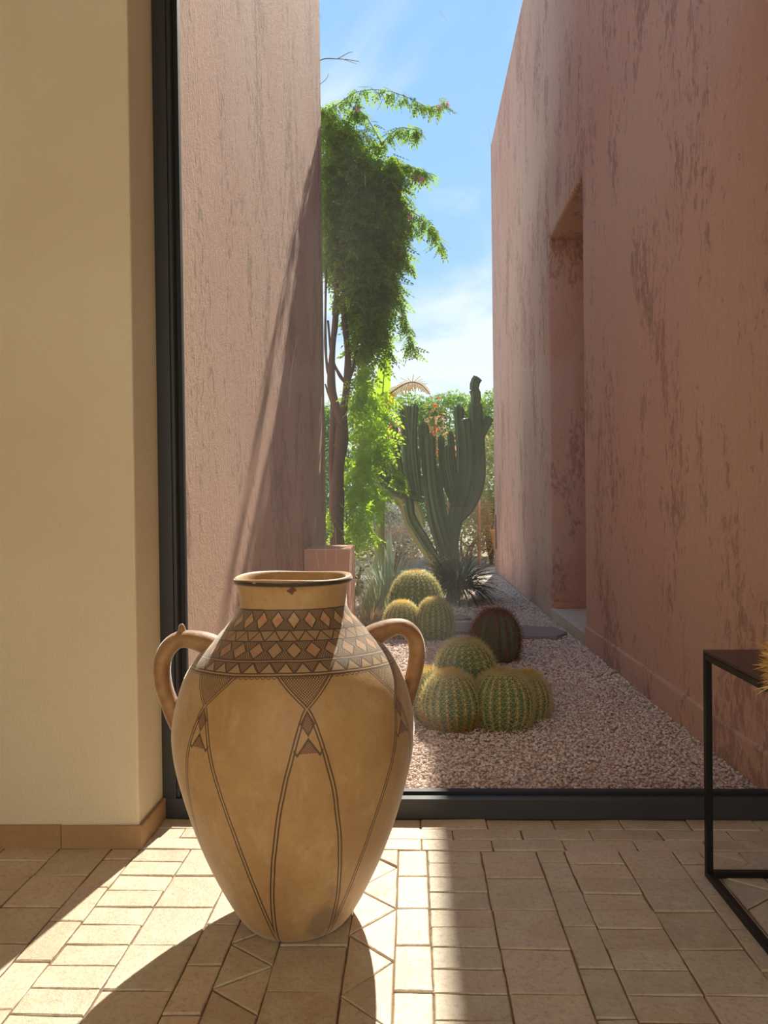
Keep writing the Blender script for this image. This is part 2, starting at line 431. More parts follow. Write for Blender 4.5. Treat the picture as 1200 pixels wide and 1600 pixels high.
def tile_geo(P, g=.0017):
    n = len(P); cx = sum(p[0] for p in P) / n; cy = sum(p[1] for p in P) / n
    # inset polygon by g, corners jittered, edges subdivided
    Q = []
    for i in range(n):
        p0, p1, p2 = Vector(P[i - 1]), Vector(P[i]), Vector(P[(i + 1) % n])
        e1 = (p1 - p0).normalized(); e2 = (p2 - p1).normalized()
        n1 = Vector((-e1.y, e1.x)); n2 = Vector((-e2.y, e2.x))
        k = 1 / max(.35, (1 + n1.dot(n2)))
        Q.append(p1 + (n1 + n2) * g * k + Vector((R_.uniform(-.0016, .0016), R_.uniform(-.0016, .0016))))
    ring = []
    for i in range(n):
        a, c = Q[i], Q[(i + 1) % n]; e = (c - a); nn = Vector((-e.y, e.x)).normalized()
        ring.append(a + (Vector((cx, cy)) - a).normalized() * R_.uniform(0, .0025))
        for t in (.33, .68): ring.append(a + e * t + nn * R_.uniform(-.0006, .0016))
    m = len(ring); hz = R_.uniform(-.0016, .0024); tx = R_.uniform(-.014, .014); ty = R_.uniform(-.018, .018)
    z = lambda q: hz + (q[0] - cx) * tx + (q[1] - cy) * ty
    V = [(q[0], q[1], -.011) for q in ring] + [(q[0], q[1], z(q) - .0022) for q in ring]
    cc = Vector((cx, cy)); inn = [q + (cc - q).normalized() * .0035 for q in ring]
    V += [(q[0], q[1], z(q)) for q in inn]
    Fc = []
    for r in (0, m):
        for k in range(m): k2 = (k + 1) % m; Fc.append((r + k, r + k2, r + m + k2, r + m + k))
    Fc.append(tuple(2 * m + k for k in range(m)))
    return V, Fc
rest = MB(); cnt = 0
for P in tiles:
    cx = sum(p[0] for p in P) / len(P); cy = sum(p[1] for p in P) / len(P)
    V, Fc = tile_geo(P)
    if cy > 1.62 and abs(cx) < 1.75 and cnt < 298:
        me = py_mesh('tile', [(v[0] - cx, v[1] - cy, v[2]) for v in V], Fc); link('tile', me, M_TILE, fl, (cx, cy, 0)); cnt += 1
    else: rest.add(V, Fc)
o = rest.build('tile_field', M_TILE, fl); o['kind'] = 'stuff'
print('tiles', cnt, len(tiles))

# ------------------------------------------------------------------ window
win = empty('window_1', (0, YW, 0)); tag(win, 'tall fixed window in a charcoal metal frame looking on the garden passage', kind='structure')
def wpart(name, bx, m, bevel=.0015):
    mb = MB().box(bx[0], bx[1], bx[2] - YW, bx[3] - YW, bx[4], bx[5]); return mb.build(name, m, win, bevel=bevel)
wpart('sill_rail', (XJ, XR, YW, YW + .05, 0, .078), M_FRAME)
wpart('sill_bead', (-.93, XR, YW + .05, YW + .085, 0, .090), M_GASKET)
wpart('jamb_frame', (XJ, -.935, YW, YW + .085, .078, HEAD), M_FRAME)
wpart('jamb_bead', (-.935, -.922, YW + .012, YW + .085, .078, HEAD), M_FRAME)
wpart('jamb_gasket', (-.922, -.902, YW + .05, YW + .085, .09, HEAD), M_GASKET)
wpart('jamb_frame', (1.55, XR, YW, YW + .085, .078, HEAD), M_FRAME)
wpart('head_frame', (-.93, 1.55, YW, YW + .085, HEAD - .07, HEAD), M_FRAME)
gp = py_mesh('glass_pane', [(-.925, .068, .085), (1.552, .068, .085), (1.552, .068, HEAD - .06), (-.925, .068, HEAD - .06)], [(0, 1, 2, 3)])
link('glass_pane', gp, M_GLASS, win)

M_SCR = mat('scratch', plain((.9, .9, .88), .5))
for path in [[(.317, 2.69), (.325, 2.62), (.338, 2.50), (.345, 2.36), (.343, 2.24)], [(.285, 2.705), (.31, 2.700), (.33, 2.697)], [(-.44, 3.17), (-.41, 3.10), (-.385, 3.06)],
             [(-.36, 3.20), (-.33, 3.13)], [(-.455, 2.16), (-.475, 2.10)], [(-.34, .99), (-.345, 1.10)], [(-.30, .98), (-.302, 1.13)], [(-.37, .97), (-.38, 1.04)], [(-.42, 1.045), (-.30, 1.046), (-.24, 1.044)], [(.13, 3.15), (.16, 3.11)], [(-.44, 1.9), (-.47, 1.75), (-.48, 1.6)]]:
    V, Fc = tube(catmull([(x, .066, z) for x, z in path], 6), .00035, 4); link('scratch', py_mesh('scratch', V, Fc), M_SCR, win)

# ------------------------------------------------------------------ exterior walls
HW = 7.6; XW = 1.48
A0, A1, AH = 6.62, 8.22, 4.0; YE = 13.8
def grid_wall(name, x, y0, y1, z0, z1, holes=(), back=2.5, side=1):
    pass
wr = MB()
wr.box(XW, XW + 2.5, 3.06, A0, -.3, HW); wr.box(XW, XW + 2.5, A1, YE, -.3, HW)
wr.box(XW, XW + 2.5, A0, A1, AH, HW); wr.box(XW + .85, XW + 2.5, A0, A1, -.3, AH)
wro = wr.build('wall_exterior_right', M_WALLR, bevel=.025, segs=3); tag(wro, 'tall pink rough plaster wall with a deep narrow recess', kind='structure')
MB().box(XW - .018, XW + .05, 3.09, A0 - .02, -.2, .17).build('plinth', M_WALLR, wro, bevel=.012)
MB().box(XW - .012, XW + .6, A0 + .001, A1 - .001, -.2, .1).build('threshold_slab', M_SLAB, wro, bevel=.006)
MB().box(XW + .02, XW + .84, A1 - .05, A1 - .001, .1, .165).build('skirting_strip', mat('skirting', plain((.55, .28, .16), .8)), wro, bevel=.004)
MB().box(XW - .006, XW + .02, 13.5, 13.62, .42, 1.02).build('wall_slot', M_SLOT, wro)
wl = MB().box(-4.5, -.95, 3.1, 8.5, -.3, HW).build('wall_exterior_left', M_WALLL, bevel=.03, segs=3); tag(wl, 'tall pink rough plaster wall on the sunlit side of the passage', kind='structure')
# low planter box at the end of the left wall
pb = MB().box(-.948, -.55, 6.67, 7.35, -.1, .84).build('planter_box', mat('pink_box', plain((.62, .33, .22), .9, 0, .12, 9, .4)), bevel=.012)
tag(pb, 'low pink masonry planter box against the end of the left wall', 'planter')

# ------------------------------------------------------------------ ground
g = MB().box(-30, 30, 3.06, 60, -.25, -.03).build('ground', M_SOIL); tag(g, 'sandy garden soil beyond the passage', kind='structure')
g = MB().box(-.948, XW - .001, 3.062, 13.4, -.1, -.014).build('gravel_bed', M_GBED); tag(g, 'bedding under the pink pebbles', kind='structure')
g = MB().box(-5, 6, 11.9, 14.8, -.06, -.006).build('path', M_PATH); tag(g, 'pale sunlit path across the far end of the passage', kind='structure')
ico_v = np.array([(0, 0, -1), (.7236, -.5257, -.4472), (-.2764, -.8506, -.4472), (-.8944, 0, -.4472), (-.2764, .8506, -.4472), (.7236, .5257, -.4472), (.2764, -.8506, .4472), (-.7236, -.5257, .4472), (-.7236, .5257, .4472), (.2764, .8506, .4472), (.8944, 0, .4472), (0, 0, 1)], np.float32)
ico_f = np.array([(0, 1, 2), (1, 0, 5), (0, 2, 3), (0, 3, 4), (0, 4, 5), (1, 5, 10), (2, 1, 6), (3, 2, 7), (4, 3, 8), (5, 4, 9), (1, 10, 6), (2, 6, 7), (3, 7, 8), (4, 8, 9), (5, 9, 10), (6, 10, 11), (7, 6, 11), (8, 7, 11), (9, 8, 11), (10, 9, 11)], np.int32)
oct_v = np.array([(1, 0, 0), (0, 1, 0), (-1, 0, 0), (0, -1, 0), (0, 0, 1), (0, 0, -1)], np.float32)
oct_f = np.array([(0, 1, 4), (1, 2, 4), (2, 3, 4), (3, 0, 4), (1, 0, 5), (2, 1, 5), (3, 2, 5), (0, 3, 5)], np.int32)
def rotmats(n, full=True):
    a, b_, c = NR.uniform(0, 2 * PI, n), NR.uniform(-.5, .5, n) if not full else NR.uniform(0, PI, n), NR.uniform(0, 2 * PI, n)
    ca, sa, cb, sb, cc, sc = np.cos(a), np.sin(a), np.cos(b_), np.sin(b_), np.cos(c), np.sin(c)
    Rz = np.zeros((n, 3, 3)); Rz[:, 0, 0] = ca; Rz[:, 0, 1] = -sa; Rz[:, 1, 0] = sa; Rz[:, 1, 1] = ca; Rz[:, 2, 2] = 1
    Rx = np.zeros((n, 3, 3)); Rx[:, 0, 0] = 1; Rx[:, 1, 1] = cb; Rx[:, 1, 2] = -sb; Rx[:, 2, 1] = sb; Rx[:, 2, 2] = cb
    Rw = np.zeros((n, 3, 3)); Rw[:, 0, 0] = cc; Rw[:, 0, 1] = -sc; Rw[:, 1, 0] = sc; Rw[:, 1, 1] = cc; Rw[:, 2, 2] = 1
    return Rz @ Rx @ Rw
def scatter(V, Fc, pos, Rm, sc, jit=0):
    n = len(pos); v = np.repeat(V[None], n, 0) * sc.reshape(n, 1, -1)
    if jit: v = v * (1 + NR.uniform(-jit, jit, v.shape))
    v = np.einsum('nij,nkj->nki', Rm, v) + pos[:, None, :]
    fcs = Fc[None] + (np.arange(n) * len(V))[:, None, None]
    return v.reshape(-1, 3), fcs.reshape(-1, Fc.shape[1])
def pebbles(x0, x1, y0, y1, n, size, tv, tf):
    pos = np.stack([NR.uniform(x0, x1, n), NR.uniform(y0, y1, n), NR.uniform(-.012, .004, n)], 1)
    s = size * NR.uniform(.6, 1.25, (n, 1)) * np.stack([NR.uniform(.9, 1.3, n), NR.uniform(.7, 1, n), NR.uniform(.45, .75, n)], 1)
    return scatter(tv, tf, pos, rotmats(n, False), s, .18)
parts = [pebbles(-.93, 1.452, 3.09, 5.2, 27000, .0085, ico_v, ico_f), pebbles(-.93, 1.455, 5.2, 8.6, 26000, .0125, ico_v, ico_f), pebbles(-.93, 1.46, 8.6, 12.0, 16000, .016, oct_v, oct_f)]
Vs = []; Fs = []; o_ = 0
for v, fc in parts: Vs.append(v); Fs.append(fc + o_); o_ += len(v)
pe = link('gravel', np_mesh('gravel', np.concatenate(Vs), np.concatenate(Fs)), M_PEB)
tag(pe, 'pinkish pebble gravel covering the garden passage', 'gravel', kind='stuff')

# flat stones
def flat_stone(outline, z, label):
    bm = bmesh.new(); vs = [bm.verts.new((x, y, z)) for x, y in outline]; fc = bm.faces.new(vs)
    r = bmesh.ops.extrude_face_region(bm, geom=[fc]); bmesh.ops.translate(bm, verts=[e for e in r['geom'] if isinstance(e, bmesh.types.BMVert)], vec=(0, 0, -.04))
    bmesh.ops.recalc_face_normals(bm, faces=bm.faces[:])
    bmesh.ops.bevel(bm, geom=bm.edges[:], offset=.006, segments=2, affect='EDGES')
    cx = sum(p[0] for p in outline) / len(outline); cy = sum(p[1] for p in outline) / len(outline)
    bmesh.ops.translate(bm, verts=bm.verts[:], vec=(-cx, -cy, 0))
    me = bpy.data.meshes.new('stepping_stone'); bm.to_mesh(me); bm.free()
    tag(link('stepping_stone', me, M_SLATE, None, (cx, cy, 0)), label, 'stone', 'flat stones in the gravel')
flat_stone([(.86, 7.05), (.98, 6.9), (1.28, 6.88), (1.42, 7.1), (1.36, 7.4), (1.1, 7.5), (.88, 7.42)], .03, 'dark flat stepping stone between the dark barrel cactus and the recess')
flat_stone([(.3, 7.35), (.4, 7.15), (.68, 7.12), (.8, 7.3), (.76, 7.65), (.5, 7.75), (.32, 7.62)], .03, 'flat brown stepping stone beside the sunlit cactus cluster')
flat_stone([(.32, 8.05), (.5, 7.98), (.62, 8.1), (.55, 8.35), (.36, 8.3)], .02, 'small flat stone behind the sunlit cactus cluster')

# ------------------------------------------------------------------ barrel cacti
def barrel(loc, r, h, ribs, label, skin, spine, tilt=(0, 0), nsp=8, slen=.05, wool=True, low=None, group='golden barrel cacti'):
    t = empty('barrel_cactus', (loc[0], loc[1], -.01)); t.rotation_euler = (tilt[0], tilt[1], R_.uniform(0, 1)); tag(t, label, 'cactus', group)
    nu = ribs * 4; nvv = 26; V = []; Fc = []
    prof = []
    for j in range(nvv + 1):
        a = -PI / 2 * .62 + (PI / 2 * 1.62) * j / nvv
        prof.append((math.cos(a) ** .86 * r if math.cos(a) > 0 else 0, h * .42 + math.sin(a) * h * .58))
    z0 = prof[0][1]; prof = [(a, max(0, c - 0)) for a, c in prof]
    prof[-1] = (r * .03, h * .965); prof[-2] = (r * .16, h * .985)
    for j, (rr, z) in enumerate(prof):
        for k in range(nu):
            ph = (k % 4) / 4; dd = abs(ph - .0) if ph <= .5 else 1 - ph     # 0 at crest .. .5 at groove
            q = rr * (1 - .16 * (dd * 2) ** 1.0)
            a = 2 * PI * k / nu; V.append((math.cos(a) * q, math.sin(a) * q, z))
    for j in range(nvv):
        for k in range(nu): k2 = (k + 1) % nu; Fc.append((j * nu + k, j * nu + k2, (j + 1) * nu + k2, (j + 1) * nu + k))
    Fc.append(tuple(nvv * nu + k for k in range(nu)))
    link('body', py_mesh('body', V, Fc, True), skin, t)
    # spines
    SV = []; SF = []; LV = []; LF = []
    nareo = 15
    for k in range(ribs):
        a = 2 * PI * k / ribs
        for j in range(nareo):
            t_ = (j + .5 + R_.uniform(-.15, .15)) / nareo; fj = 2 + t_ * (nvv - 4); ji = int(fj); fr = fj - ji
            rr = prof[ji][0] * (1 - fr) + prof[ji + 1][0] * fr; z = prof[ji][1] * (1 - fr) + prof[ji + 1][1] * fr
            dr = prof[ji + 1][0] - prof[ji][0]; dz = prof[ji + 1][1] - prof[ji][1]
            nrm = Vector((dz, 0, -dr)).normalized(); nrm = Vector((math.cos(a) * nrm.x, math.sin(a) * nrm.x, nrm.z))
            tan = Vector((-math.sin(a), math.cos(a), 0)); bit = nrm.cross(tan)
            P = Vector((math.cos(a) * rr, math.sin(a) * rr, z))
            for s in range(nsp):
                an = 2 * PI * (s + R_.uniform(-.2, .2)) / nsp
                out = R_.uniform(.35, .75) if s else 1.5
                d = (nrm * out + tan * math.cos(an) + bit * math.sin(an)).normalized()
                L = slen * R_.uniform(.75, 1.25); sd = d.cross(nrm if s else tan).normalized() * .0021
                tgt = (LV, LF) if (low and z < h * .3) else (SV, SF)
                o2 = len(tgt[0]); n3 = sd.cross(d)
                tgt[0].extend([P + sd, P - sd * .5 + n3 * .8, P - sd * .5 - n3 * .8, P + d * L]); tgt[1].extend([(o2, o2 + 1, o2 + 3), (o2 + 1, o2 + 2, o2 + 3), (o2 + 2, o2, o2 + 3)])
    link('spines', np_mesh('spines', SV, SF), spine, t)['kind'] = 'stuff'
    if LV: link('lower_spines', np_mesh('lower_spines', LV, LF), low, t)['kind'] = 'stuff'
    if wool:
        WV = []; WF = []
        for _ in range(1500):
            a = R_.uniform(0, 2 * PI); q = r * .42 * math.sqrt(R_.random()); z = h * (.99 - .13 * (q / (r * .42)) ** 2)
            d = Vector((math.cos(a) * q / r * 1.3 + R_.uniform(-.4, .4), math.sin(a) * q / r * 1.3 + R_.uniform(-.4, .4), 1)).normalized()
            P = Vector((math.cos(a) * q, math.sin(a) * q, z - .01)); sd = d.orthogonal().normalized() * .0026; L = slen * R_.uniform(.6, 1.2)
            o2 = len(WV); WV += [P + sd, P - sd, P + d * L]; WF += [(o2, o2 + 1, o2 + 2)]
        link('crown_wool', np_mesh('crown_wool', WV, WF), M_WOOL if wool is True else wool, t)['kind'] = 'stuff'
    return t
barrel((.215, 4.22), .160, .30, 21, 'front left golden barrel cactus of the front cluster, orange spines at its foot', M_BARREL, M_SPINE, (-.05, -.06), low=M_SPINEO)
barrel((.488, 4.24), .168, .30, 22, 'front right golden barrel cactus of the front cluster, broad and tilted', M_BARREL, M_SPINE, (-.08, .05))
barrel((.315, 4.56), .185, .42, 23, 'largest golden barrel cactus at the back of the front cluster', M_BARREL, M_SPINE, (-.04, 0))
barrel((.085, 4.42), .125, .27, 18, 'small golden barrel cactus at the left end of the front cluster, behind the jar handle', M_BARREL, M_SPINE)
barrel((.655, 4.42), .120, .25, 18, 'small golden barrel cactus half hidden at the right end of the front cluster', M_BARREL, M_SPINE)
barrel((.645, 6.0), .195, .40, 16, 'dark green barrel cactus with sparse reddish spines standing alone', M_BARRELD, M_SPINER, nsp=5, slen=.06, wool=M_SPINER, group=None)
barrel((.03, 7.6), .262, .56, 24, 'large sunlit golden barrel cactus of the middle cluster', M_BARREL, M_SPINE, slen=.055, nsp=9)
barrel((.20, 6.98), .165, .37, 20, 'small sunlit golden barrel cactus on the right of the middle cluster', M_BARREL, M_SPINE, slen=.05, nsp=9)
barrel((-.10, 7.05), .165, .33, 20, 'small sunlit golden barrel cactus on the left of the middle cluster, above the jar handle', M_BARREL, M_SPINE, slen=.05, nsp=9)

# ------------------------------------------------------------------ candelabra cactus
CY = 9.95
CK = CY / 9.3
cc = empty('candelabra_cactus', (.5 * CK, CY, 0)); tag(cc, 'tall dark green candelabra cactus with many upright ribbed arms', 'cactus')
ARMS = [('trunk', [(0.5, -0.02), (0.488, 0.451), (0.471, 0.76), (0.521, 1.007), (0.564, 1.213)], 0.095, 0),
('arm', [(0.552, 1.028), (0.718, 1.232), (0.814, 1.56), (0.808, 1.972), (0.79, 2.239), (0.782, 2.455)], 0.098, 0),
('arm_tip', [(0.782, 2.425), (0.789, 2.527), (0.764, 2.60)], 0.062, 0), ('arm_tip', [(0.764, 2.585), (0.785, 2.681), (0.82, 2.742)], 0.058, .01),
('arm', [(0.808, 1.98), (0.871, 2.094), (0.923, 2.196), (0.955, 2.262)], 0.062, -.02),
('arm', [(0.574, 1.15), (0.659, 1.48), (0.683, 1.809), (0.666, 2.097), (0.647, 2.241)], 0.076, -.12),
('arm', [(0.554, 1.2), (0.599, 1.563), (0.612, 1.892), (0.595, 2.201), (0.593, 2.427)], 0.072, .14),
('arm', [(0.53, 1.15), (0.432, 1.4), (0.383, 1.607), (0.365, 1.854), (0.363, 2.04)], 0.048, -.1),
('arm', [(0.533, 1.2), (0.484, 1.42), (0.435, 1.689), (0.428, 1.915)], 0.042, -.2),
('arm', [(0.555, 1.2), (0.526, 1.523), (0.498, 1.811), (0.481, 2.1)], 0.05, .05),
('arm', [(0.43, 0.5), (0.312, 0.824), (0.244, 1.155), (0.207, 1.527), (0.17, 1.898), (0.153, 2.208)], 0.079, -.05),
('arm', [(0.45, 0.6), (0.345, 0.968), (0.277, 1.278), (0.24, 1.691), (0.226, 2.063)], 0.07, -.18),
('arm', [(0.46, 0.70), (0.388, 1.071), (0.34, 1.381), (0.312, 1.69)], 0.062, .1),
('arm', [(0.35, 0.45), (0.137, 0.805), (-0.004, 1.055), (-0.043, 1.3)], 0.076, 0),
('arm', [(0.163, 1.28), (-0.022, 1.323), (-0.228, 1.388), (-0.371, 1.514), (-0.421, 1.7), (-0.408, 1.907)], 0.062, 0),
('arm', [(-0.105, 1.304), (-0.268, 1.492), (-0.326, 1.802), (-0.343, 2.112), (-0.345, 2.36)], 0.054, .1),
('arm', [(0.019, 1.302), (-0.103, 1.49), (-0.161, 1.8), (-0.189, 2.027), (-0.194, 2.172)], 0.05, -.1),
('arm', [(0.06, 1.281), (-0.02, 1.53), (-0.057, 1.902), (-0.074, 2.211), (-0.092, 2.428)], 0.054, .12),
('arm', [(0.081, 1.281), (0.0, 1.695), (0.01, 2.004), (-0.022, 2.314), (-0.027, 2.417)], 0.043, 0),
('arm', [(0.101, 1.281), (0.063, 1.57), (0.035, 1.9), (0.045, 2.21), (0.06, 2.415)], 0.047, -.13),
('arm', [(0.143, 1.301), (0.124, 1.487), (0.083, 1.6), (0.076, 1.9)], 0.045, .2)]
def dome(t, r): 
    return r * (.8 + .2 * min(1, t * 4)) * (math.sqrt(max(0.02, 1 - ((t - .93) / .075) ** 2)) if t > .93 else 1)
for nm, path, r, dy in ARMS:
    path = [(.5 + (q[0] - .5) * CK, max(-.02, 1.22 + (q[1] - 1.22) * CK)) for q in path]; r *= .84 * CK if nm == 'arm' else CK
    pts = catmull([(x - .5, dy * min(1, i), z) for i, (x, z) in enumerate(path)], 9)
    V, Fc = tube(pts, lambda t: dome(t, r) * (1 + .03 * math.sin(t * 23)), ribs=6, depth=.3)
    o = link(nm, py_mesh(nm, V, Fc), M_CACT, cc)
# tiny spines on arms left as skin relief; a paler cactus leans behind it
oc = empty('leaning_cactus', (.26, CY + .35, 0)); tag(oc, 'pale yellowish cactus stem leaning left under the dark arms', 'cactus')
pts = catmull([(x - .26, 0, z) for x, z in [(0.40, -.05), (0.30, 0.40), (0.136, 0.66), (-0.006, 0.91), (-0.106, 1.18), (-0.208, 1.326), (-0.352, 1.43), (-0.43, 1.60)]], 8)
V, Fc = tube(pts, lambda t: dome(t, .072), ribs=5, depth=.28); link('stem', py_mesh('stem', V, Fc), M_CACT2, oc)
pts = catmull([(x - .26, .1, z) for x, z in [(0.15, .9), (0.10, 1.1), (.02, 1.25), (-.04, 1.35)]], 8)
V, Fc = tube(pts, lambda t: dome(t, .05), ribs=5, depth=.28); link('side_stem', py_mesh('side_stem', V, Fc), M_CACT2, oc)

# ------------------------------------------------------------------ blade plants
def blade(P, d, L, wd, droop=.3, seg=6, fold=.3, up=Vector((0, 0, 1)), teeth=0):
    d = d.normalized(); side = d.cross(up)
    if side.length < .05: side = Vector((1, 0, 0))
    side.normalize(); V = []; Fc = []; p = P.copy(); dr = d.copy()
    for i in range(seg + 1):
        t = i / seg; wv = wd * (1 - t ** 1.6) * (.65 + .35 * min(1, t * 4)) + .0004
        nn = side.cross(dr).normalized()
        V += [p - side * wv + nn * wv * fold, p.copy(), p + side * wv + nn * wv * fold]
        if i: o = (i - 1) * 3; Fc += [(o, o + 1, o + 4, o + 3), (o + 1, o + 2, o + 5, o + 4)]
        p = p + dr * (L / seg); dr = (dr + Vector((0, 0, -droop / seg))).normalized()
    if teeth:
        for i in range(teeth):
            t = (i + .5) / teeth * .9; k = min(seg - 1, int(t * seg)); fr = t * seg - k
            for sgn in (0, 2):
                q = V[k * 3 + sgn].lerp(V[(k + 1) * 3 + sgn], fr); dirn = (side if sgn else -side)
                o = len(V); V += [q - d * .008, q + d * .008, q + dirn * .014 + d * .006, q + Vector((0, 0, .002))]; Fc += [(o, o + 1, o + 2, o + 3)]
    return V, Fc
def rosette(name, loc, n, L, wd, m, label, cat, el=(20, 85), droop=.3, teeth=0, piece='leaf', stuff=False, az=(0, 360), spread=.03, seg=6, group=None):
    t = empty(name, loc); tag(t, label, cat, group); acc = MB()
    for i in range(n):
        a = math.radians(R_.uniform(*az)); e = math.radians(R_.uniform(*el))
        d = Vector((math.cos(a) * math.cos(e), math.sin(a) * math.cos(e), math.sin(e)))
        V, Fc = blade(Vector((math.cos(a) * spread * R_.random(), math.sin(a) * spread * R_.random(), 0)), d, L * R_.uniform(.75, 1.15), wd * R_.uniform(.8, 1.15), droop * R_.uniform(.6, 1.3), seg, .3, teeth=teeth)
        if stuff: acc.add(V, Fc)
        else: link(piece, py_mesh(piece, V, Fc), m, t)
    if stuff: acc.build(piece, m, t)['kind'] = 'stuff'
    return t
rosette('toothed_aloe', (-.30, 9.0, .0), 46, .72, .026, M_ALOE, 'silvery green toothed rosette plant left of the sunlit cacti', 'plant', (35, 88), .25, 9)
rosette('agave', (-.33, 11.4, 0), 8, .85, .07, M_AGAVE, 'smooth grey agave with broad upright leaves behind the toothed rosette', 'plant', (65, 88), .05)
rosette('grass_tuft', (-.38, 8.35, 0), 420, .45, .004, M_GRASS, 'fine pale grass tuft between jar and toothed rosette', 'grass', (40, 88), .7, stuff=True, piece='blades', spread=.14, group=None)
rosette('grass_tuft', (-.28, 8.0, 0), 260, .30, .004, M_GRASS, 'short pale grass tuft just left of the big sunlit barrel cactus', 'grass', (40, 88), .6, stuff=True, piece='blades', spread=.12)
rosette('grass_tuft', (-.42, 7.6, 0), 160, .32, .004, M_DRY, 'dry straw coloured tuft at the right foot of the planter box', 'grass', (30, 80), .7, stuff=True, piece='blades', spread=.1)
rosette('strap_leaf_plant', (.55, 9.55, .16), 620, .60, .011, M_DGRASS, 'dark drooping strap leaved clump around the candelabra cactus foot', 'plant', (8, 75), 1.5, stuff=True, piece='straps', spread=.12, seg=8)
rosette('agave', (.12, 9.7, 0), 22, .42, .03, M_DGRASS, 'small dark spiky rosette behind the sunlit barrel cacti', 'plant', (25, 80), .1)
# dead frond bits at the cactus foot
fr = empty('dry_fronds', (.34, 9.75, .35)); tag(fr, 'dry brown fronds hanging at the base of the candelabra cactus', 'fronds'); acc = MB()
for i in range(120):
    a = R_.uniform(0, 2 * PI); V, Fc = blade(Vector((R_.uniform(-.1, .1), R_.uniform(-.1, .1), R_.uniform(-.1, .2))), Vector((math.cos(a), math.sin(a), R_.uniform(-.6, .8))), R_.uniform(.12, .35), .006, 1.6, 4); acc.add(V, Fc)
acc.build('fronds', M_DRY, fr)['kind'] = 'stuff'

# ------------------------------------------------------------------ foliage scatter
def leaf_cards(pos, size, asp=.45):
    """folded diamond leaves, n x (4 v, 2 tris)"""
    n = len(pos); V = np.array([(0, 0, 0), (.5, -asp * .5, .06), (1, 0, 0), (.5, asp * .5, .06)], np.float32)
    Fc = np.array([(0, 1, 2), (0, 2, 3)], np.int32)
    s = (size * NR.uniform(.6, 1.3, n)).reshape(n, 1) * np.ones((1, 3))
    return scatter(V, Fc, pos, rotmats(n), s)
def ellipsoid_pts(c, r, n, shell=.5):
    u = NR.normal(size=(n, 3)); u /= np.linalg.norm(u, axis=1)[:, None]
    q = (shell + (1 - shell) * NR.random_sample(n)) ** .6
    return np.array(c) + u * q[:, None] * np.array(r)
def bush(name, loc, blobs, m, leaf, label, cat='bush', group=None, asp=.45, stem=True):
    t = empty(name, loc); tag(t, label, cat, group)
    Vs = []; Fs = []; o_ = 0
    for (c, r, n) in blobs:
        v, fc = leaf_cards(ellipsoid_pts(c, r, n), leaf, asp); Vs.append(v); Fs.append(fc + o_); o_ += len(v)
    link('foliage', np_mesh('foliage', np.concatenate(Vs), np.concatenate(Fs)), m, t)['kind'] = 'stuff'
    if stem:
        zt = max(b_[0][2] for b_ in blobs); acc = MB()
        for k in range(4):
            pts = catmull([(0, 0, -.02), (R_.uniform(-.1, .1), R_.uniform(-.1, .1), zt * .4), (R_.uniform(-.4, .4), R_.uniform(-.2, .2), zt * .9)], 4)
            acc.add(*tube(pts, lambda q: .04 * (1 - .7 * q), 5))
        acc.build('stems', M_BARK, t)
    return t
hedge_x = [-6.2, -4.4, -2.9, -1.5, -.2, 1.0, 2.3, 3.9, 5.6]
hz = [3.6, 3.5, 3.2, 3.1, 3.15, 3.2, 3.25, 3.3, 3.3]
for i, (x, z) in enumerate(zip(hedge_x, hz)):
    lab = ['light green hedge shrub at the far left behind the wall', 'light green hedge shrub behind the left wall end', 'light green hedge shrub seen behind the vine trunk', 'light green hedge shrub between vine and banana leaf',
           'light green hedge shrub under the yellow banana leaf', 'light green hedge shrub behind the middle cactus arms', 'light green hedge shrub behind the tallest cactus arm', 'light green hedge shrub hidden behind the right wall end', 'light green hedge shrub at the far right behind the wall'][i]
    bush('hedge_shrub', (x, 18 + .4 * (i % 2), 0), [((0, 0, z - .25), (1.15, .8, .95), 7000), ((0, .1, z - 1.7), (1.1, .8, 1.1), 4200), ((.1, 0, .8), (1.0, .7, .9), 1500)], M_HEDGE, .10, lab, group='hedge shrubs at the garden end')
bush('dark_bush', (-.55, 14.5, 0), [((0, 0, 1.5), (.75, .5, 1.0), 3200), ((.1, 0, .6), (.7, .4, .6), 1500)], M_HEDGE2, .08, 'dark green bush behind the left arms of the candelabra cactus')
bush('dark_bush', (-2.1, 13.5, 0), [((0, 0, 1.6), (.9, .5, 1.1), 3500), ((0, 0, .6), (.9, .4, .6), 1500)], M_HEDGE2, .08, 'dark green bush behind the vine trunk')
bush('dark_bush', (.75, 15.2, 0), [((0, 0, 1.9), (.6, .5, .8), 2200)], M_HEDGE2, .08, 'dark green bush behind the middle arms of the candelabra cactus')
bush('olive_bush', (1.62, 15.8, 0), [((0, 0, 1.7), (.6, .4, 1.1), 3600), ((.1, 0, .7), (.6, .4, .7), 1800)], M_OLIVE, .08, 'yellowish green bush against the far end of the right wall')
bush('dry_bush', (1.05, 15.0, 0), [((0, 0, .75), (.62, .35, .75), 4200)], M_DRY, .10, 'dry brown brush right of the cactus trunk', asp=.12)
bush('silver_bush', (-.30, 13.2, 0), [((0, 0, .95), (.45, .3, .38), 3600), ((.3, 0, .65), (.35, .3, .45), 1800)], M_SILVER, .06, 'silvery grey bush behind the toothed rosette', asp=.2)
bush('dry_bush', (-.35, 12.6, 0), [((.1, 0, .5), (.42, .25, .42), 2200)], mat('brown_twigs', leafm((.30, .20, .13), (.50, .38, .26), .2)), .07, 'low brown twiggy bush in front of the silvery bush', asp=.12)
bush('weed_clump', (-.75, 10.3, 0), [((0, 0, .45), (.38, .3, .42), 1500)], M_OLIVE, .05, 'loose yellow green weed clump beyond the planter box', asp=.35)
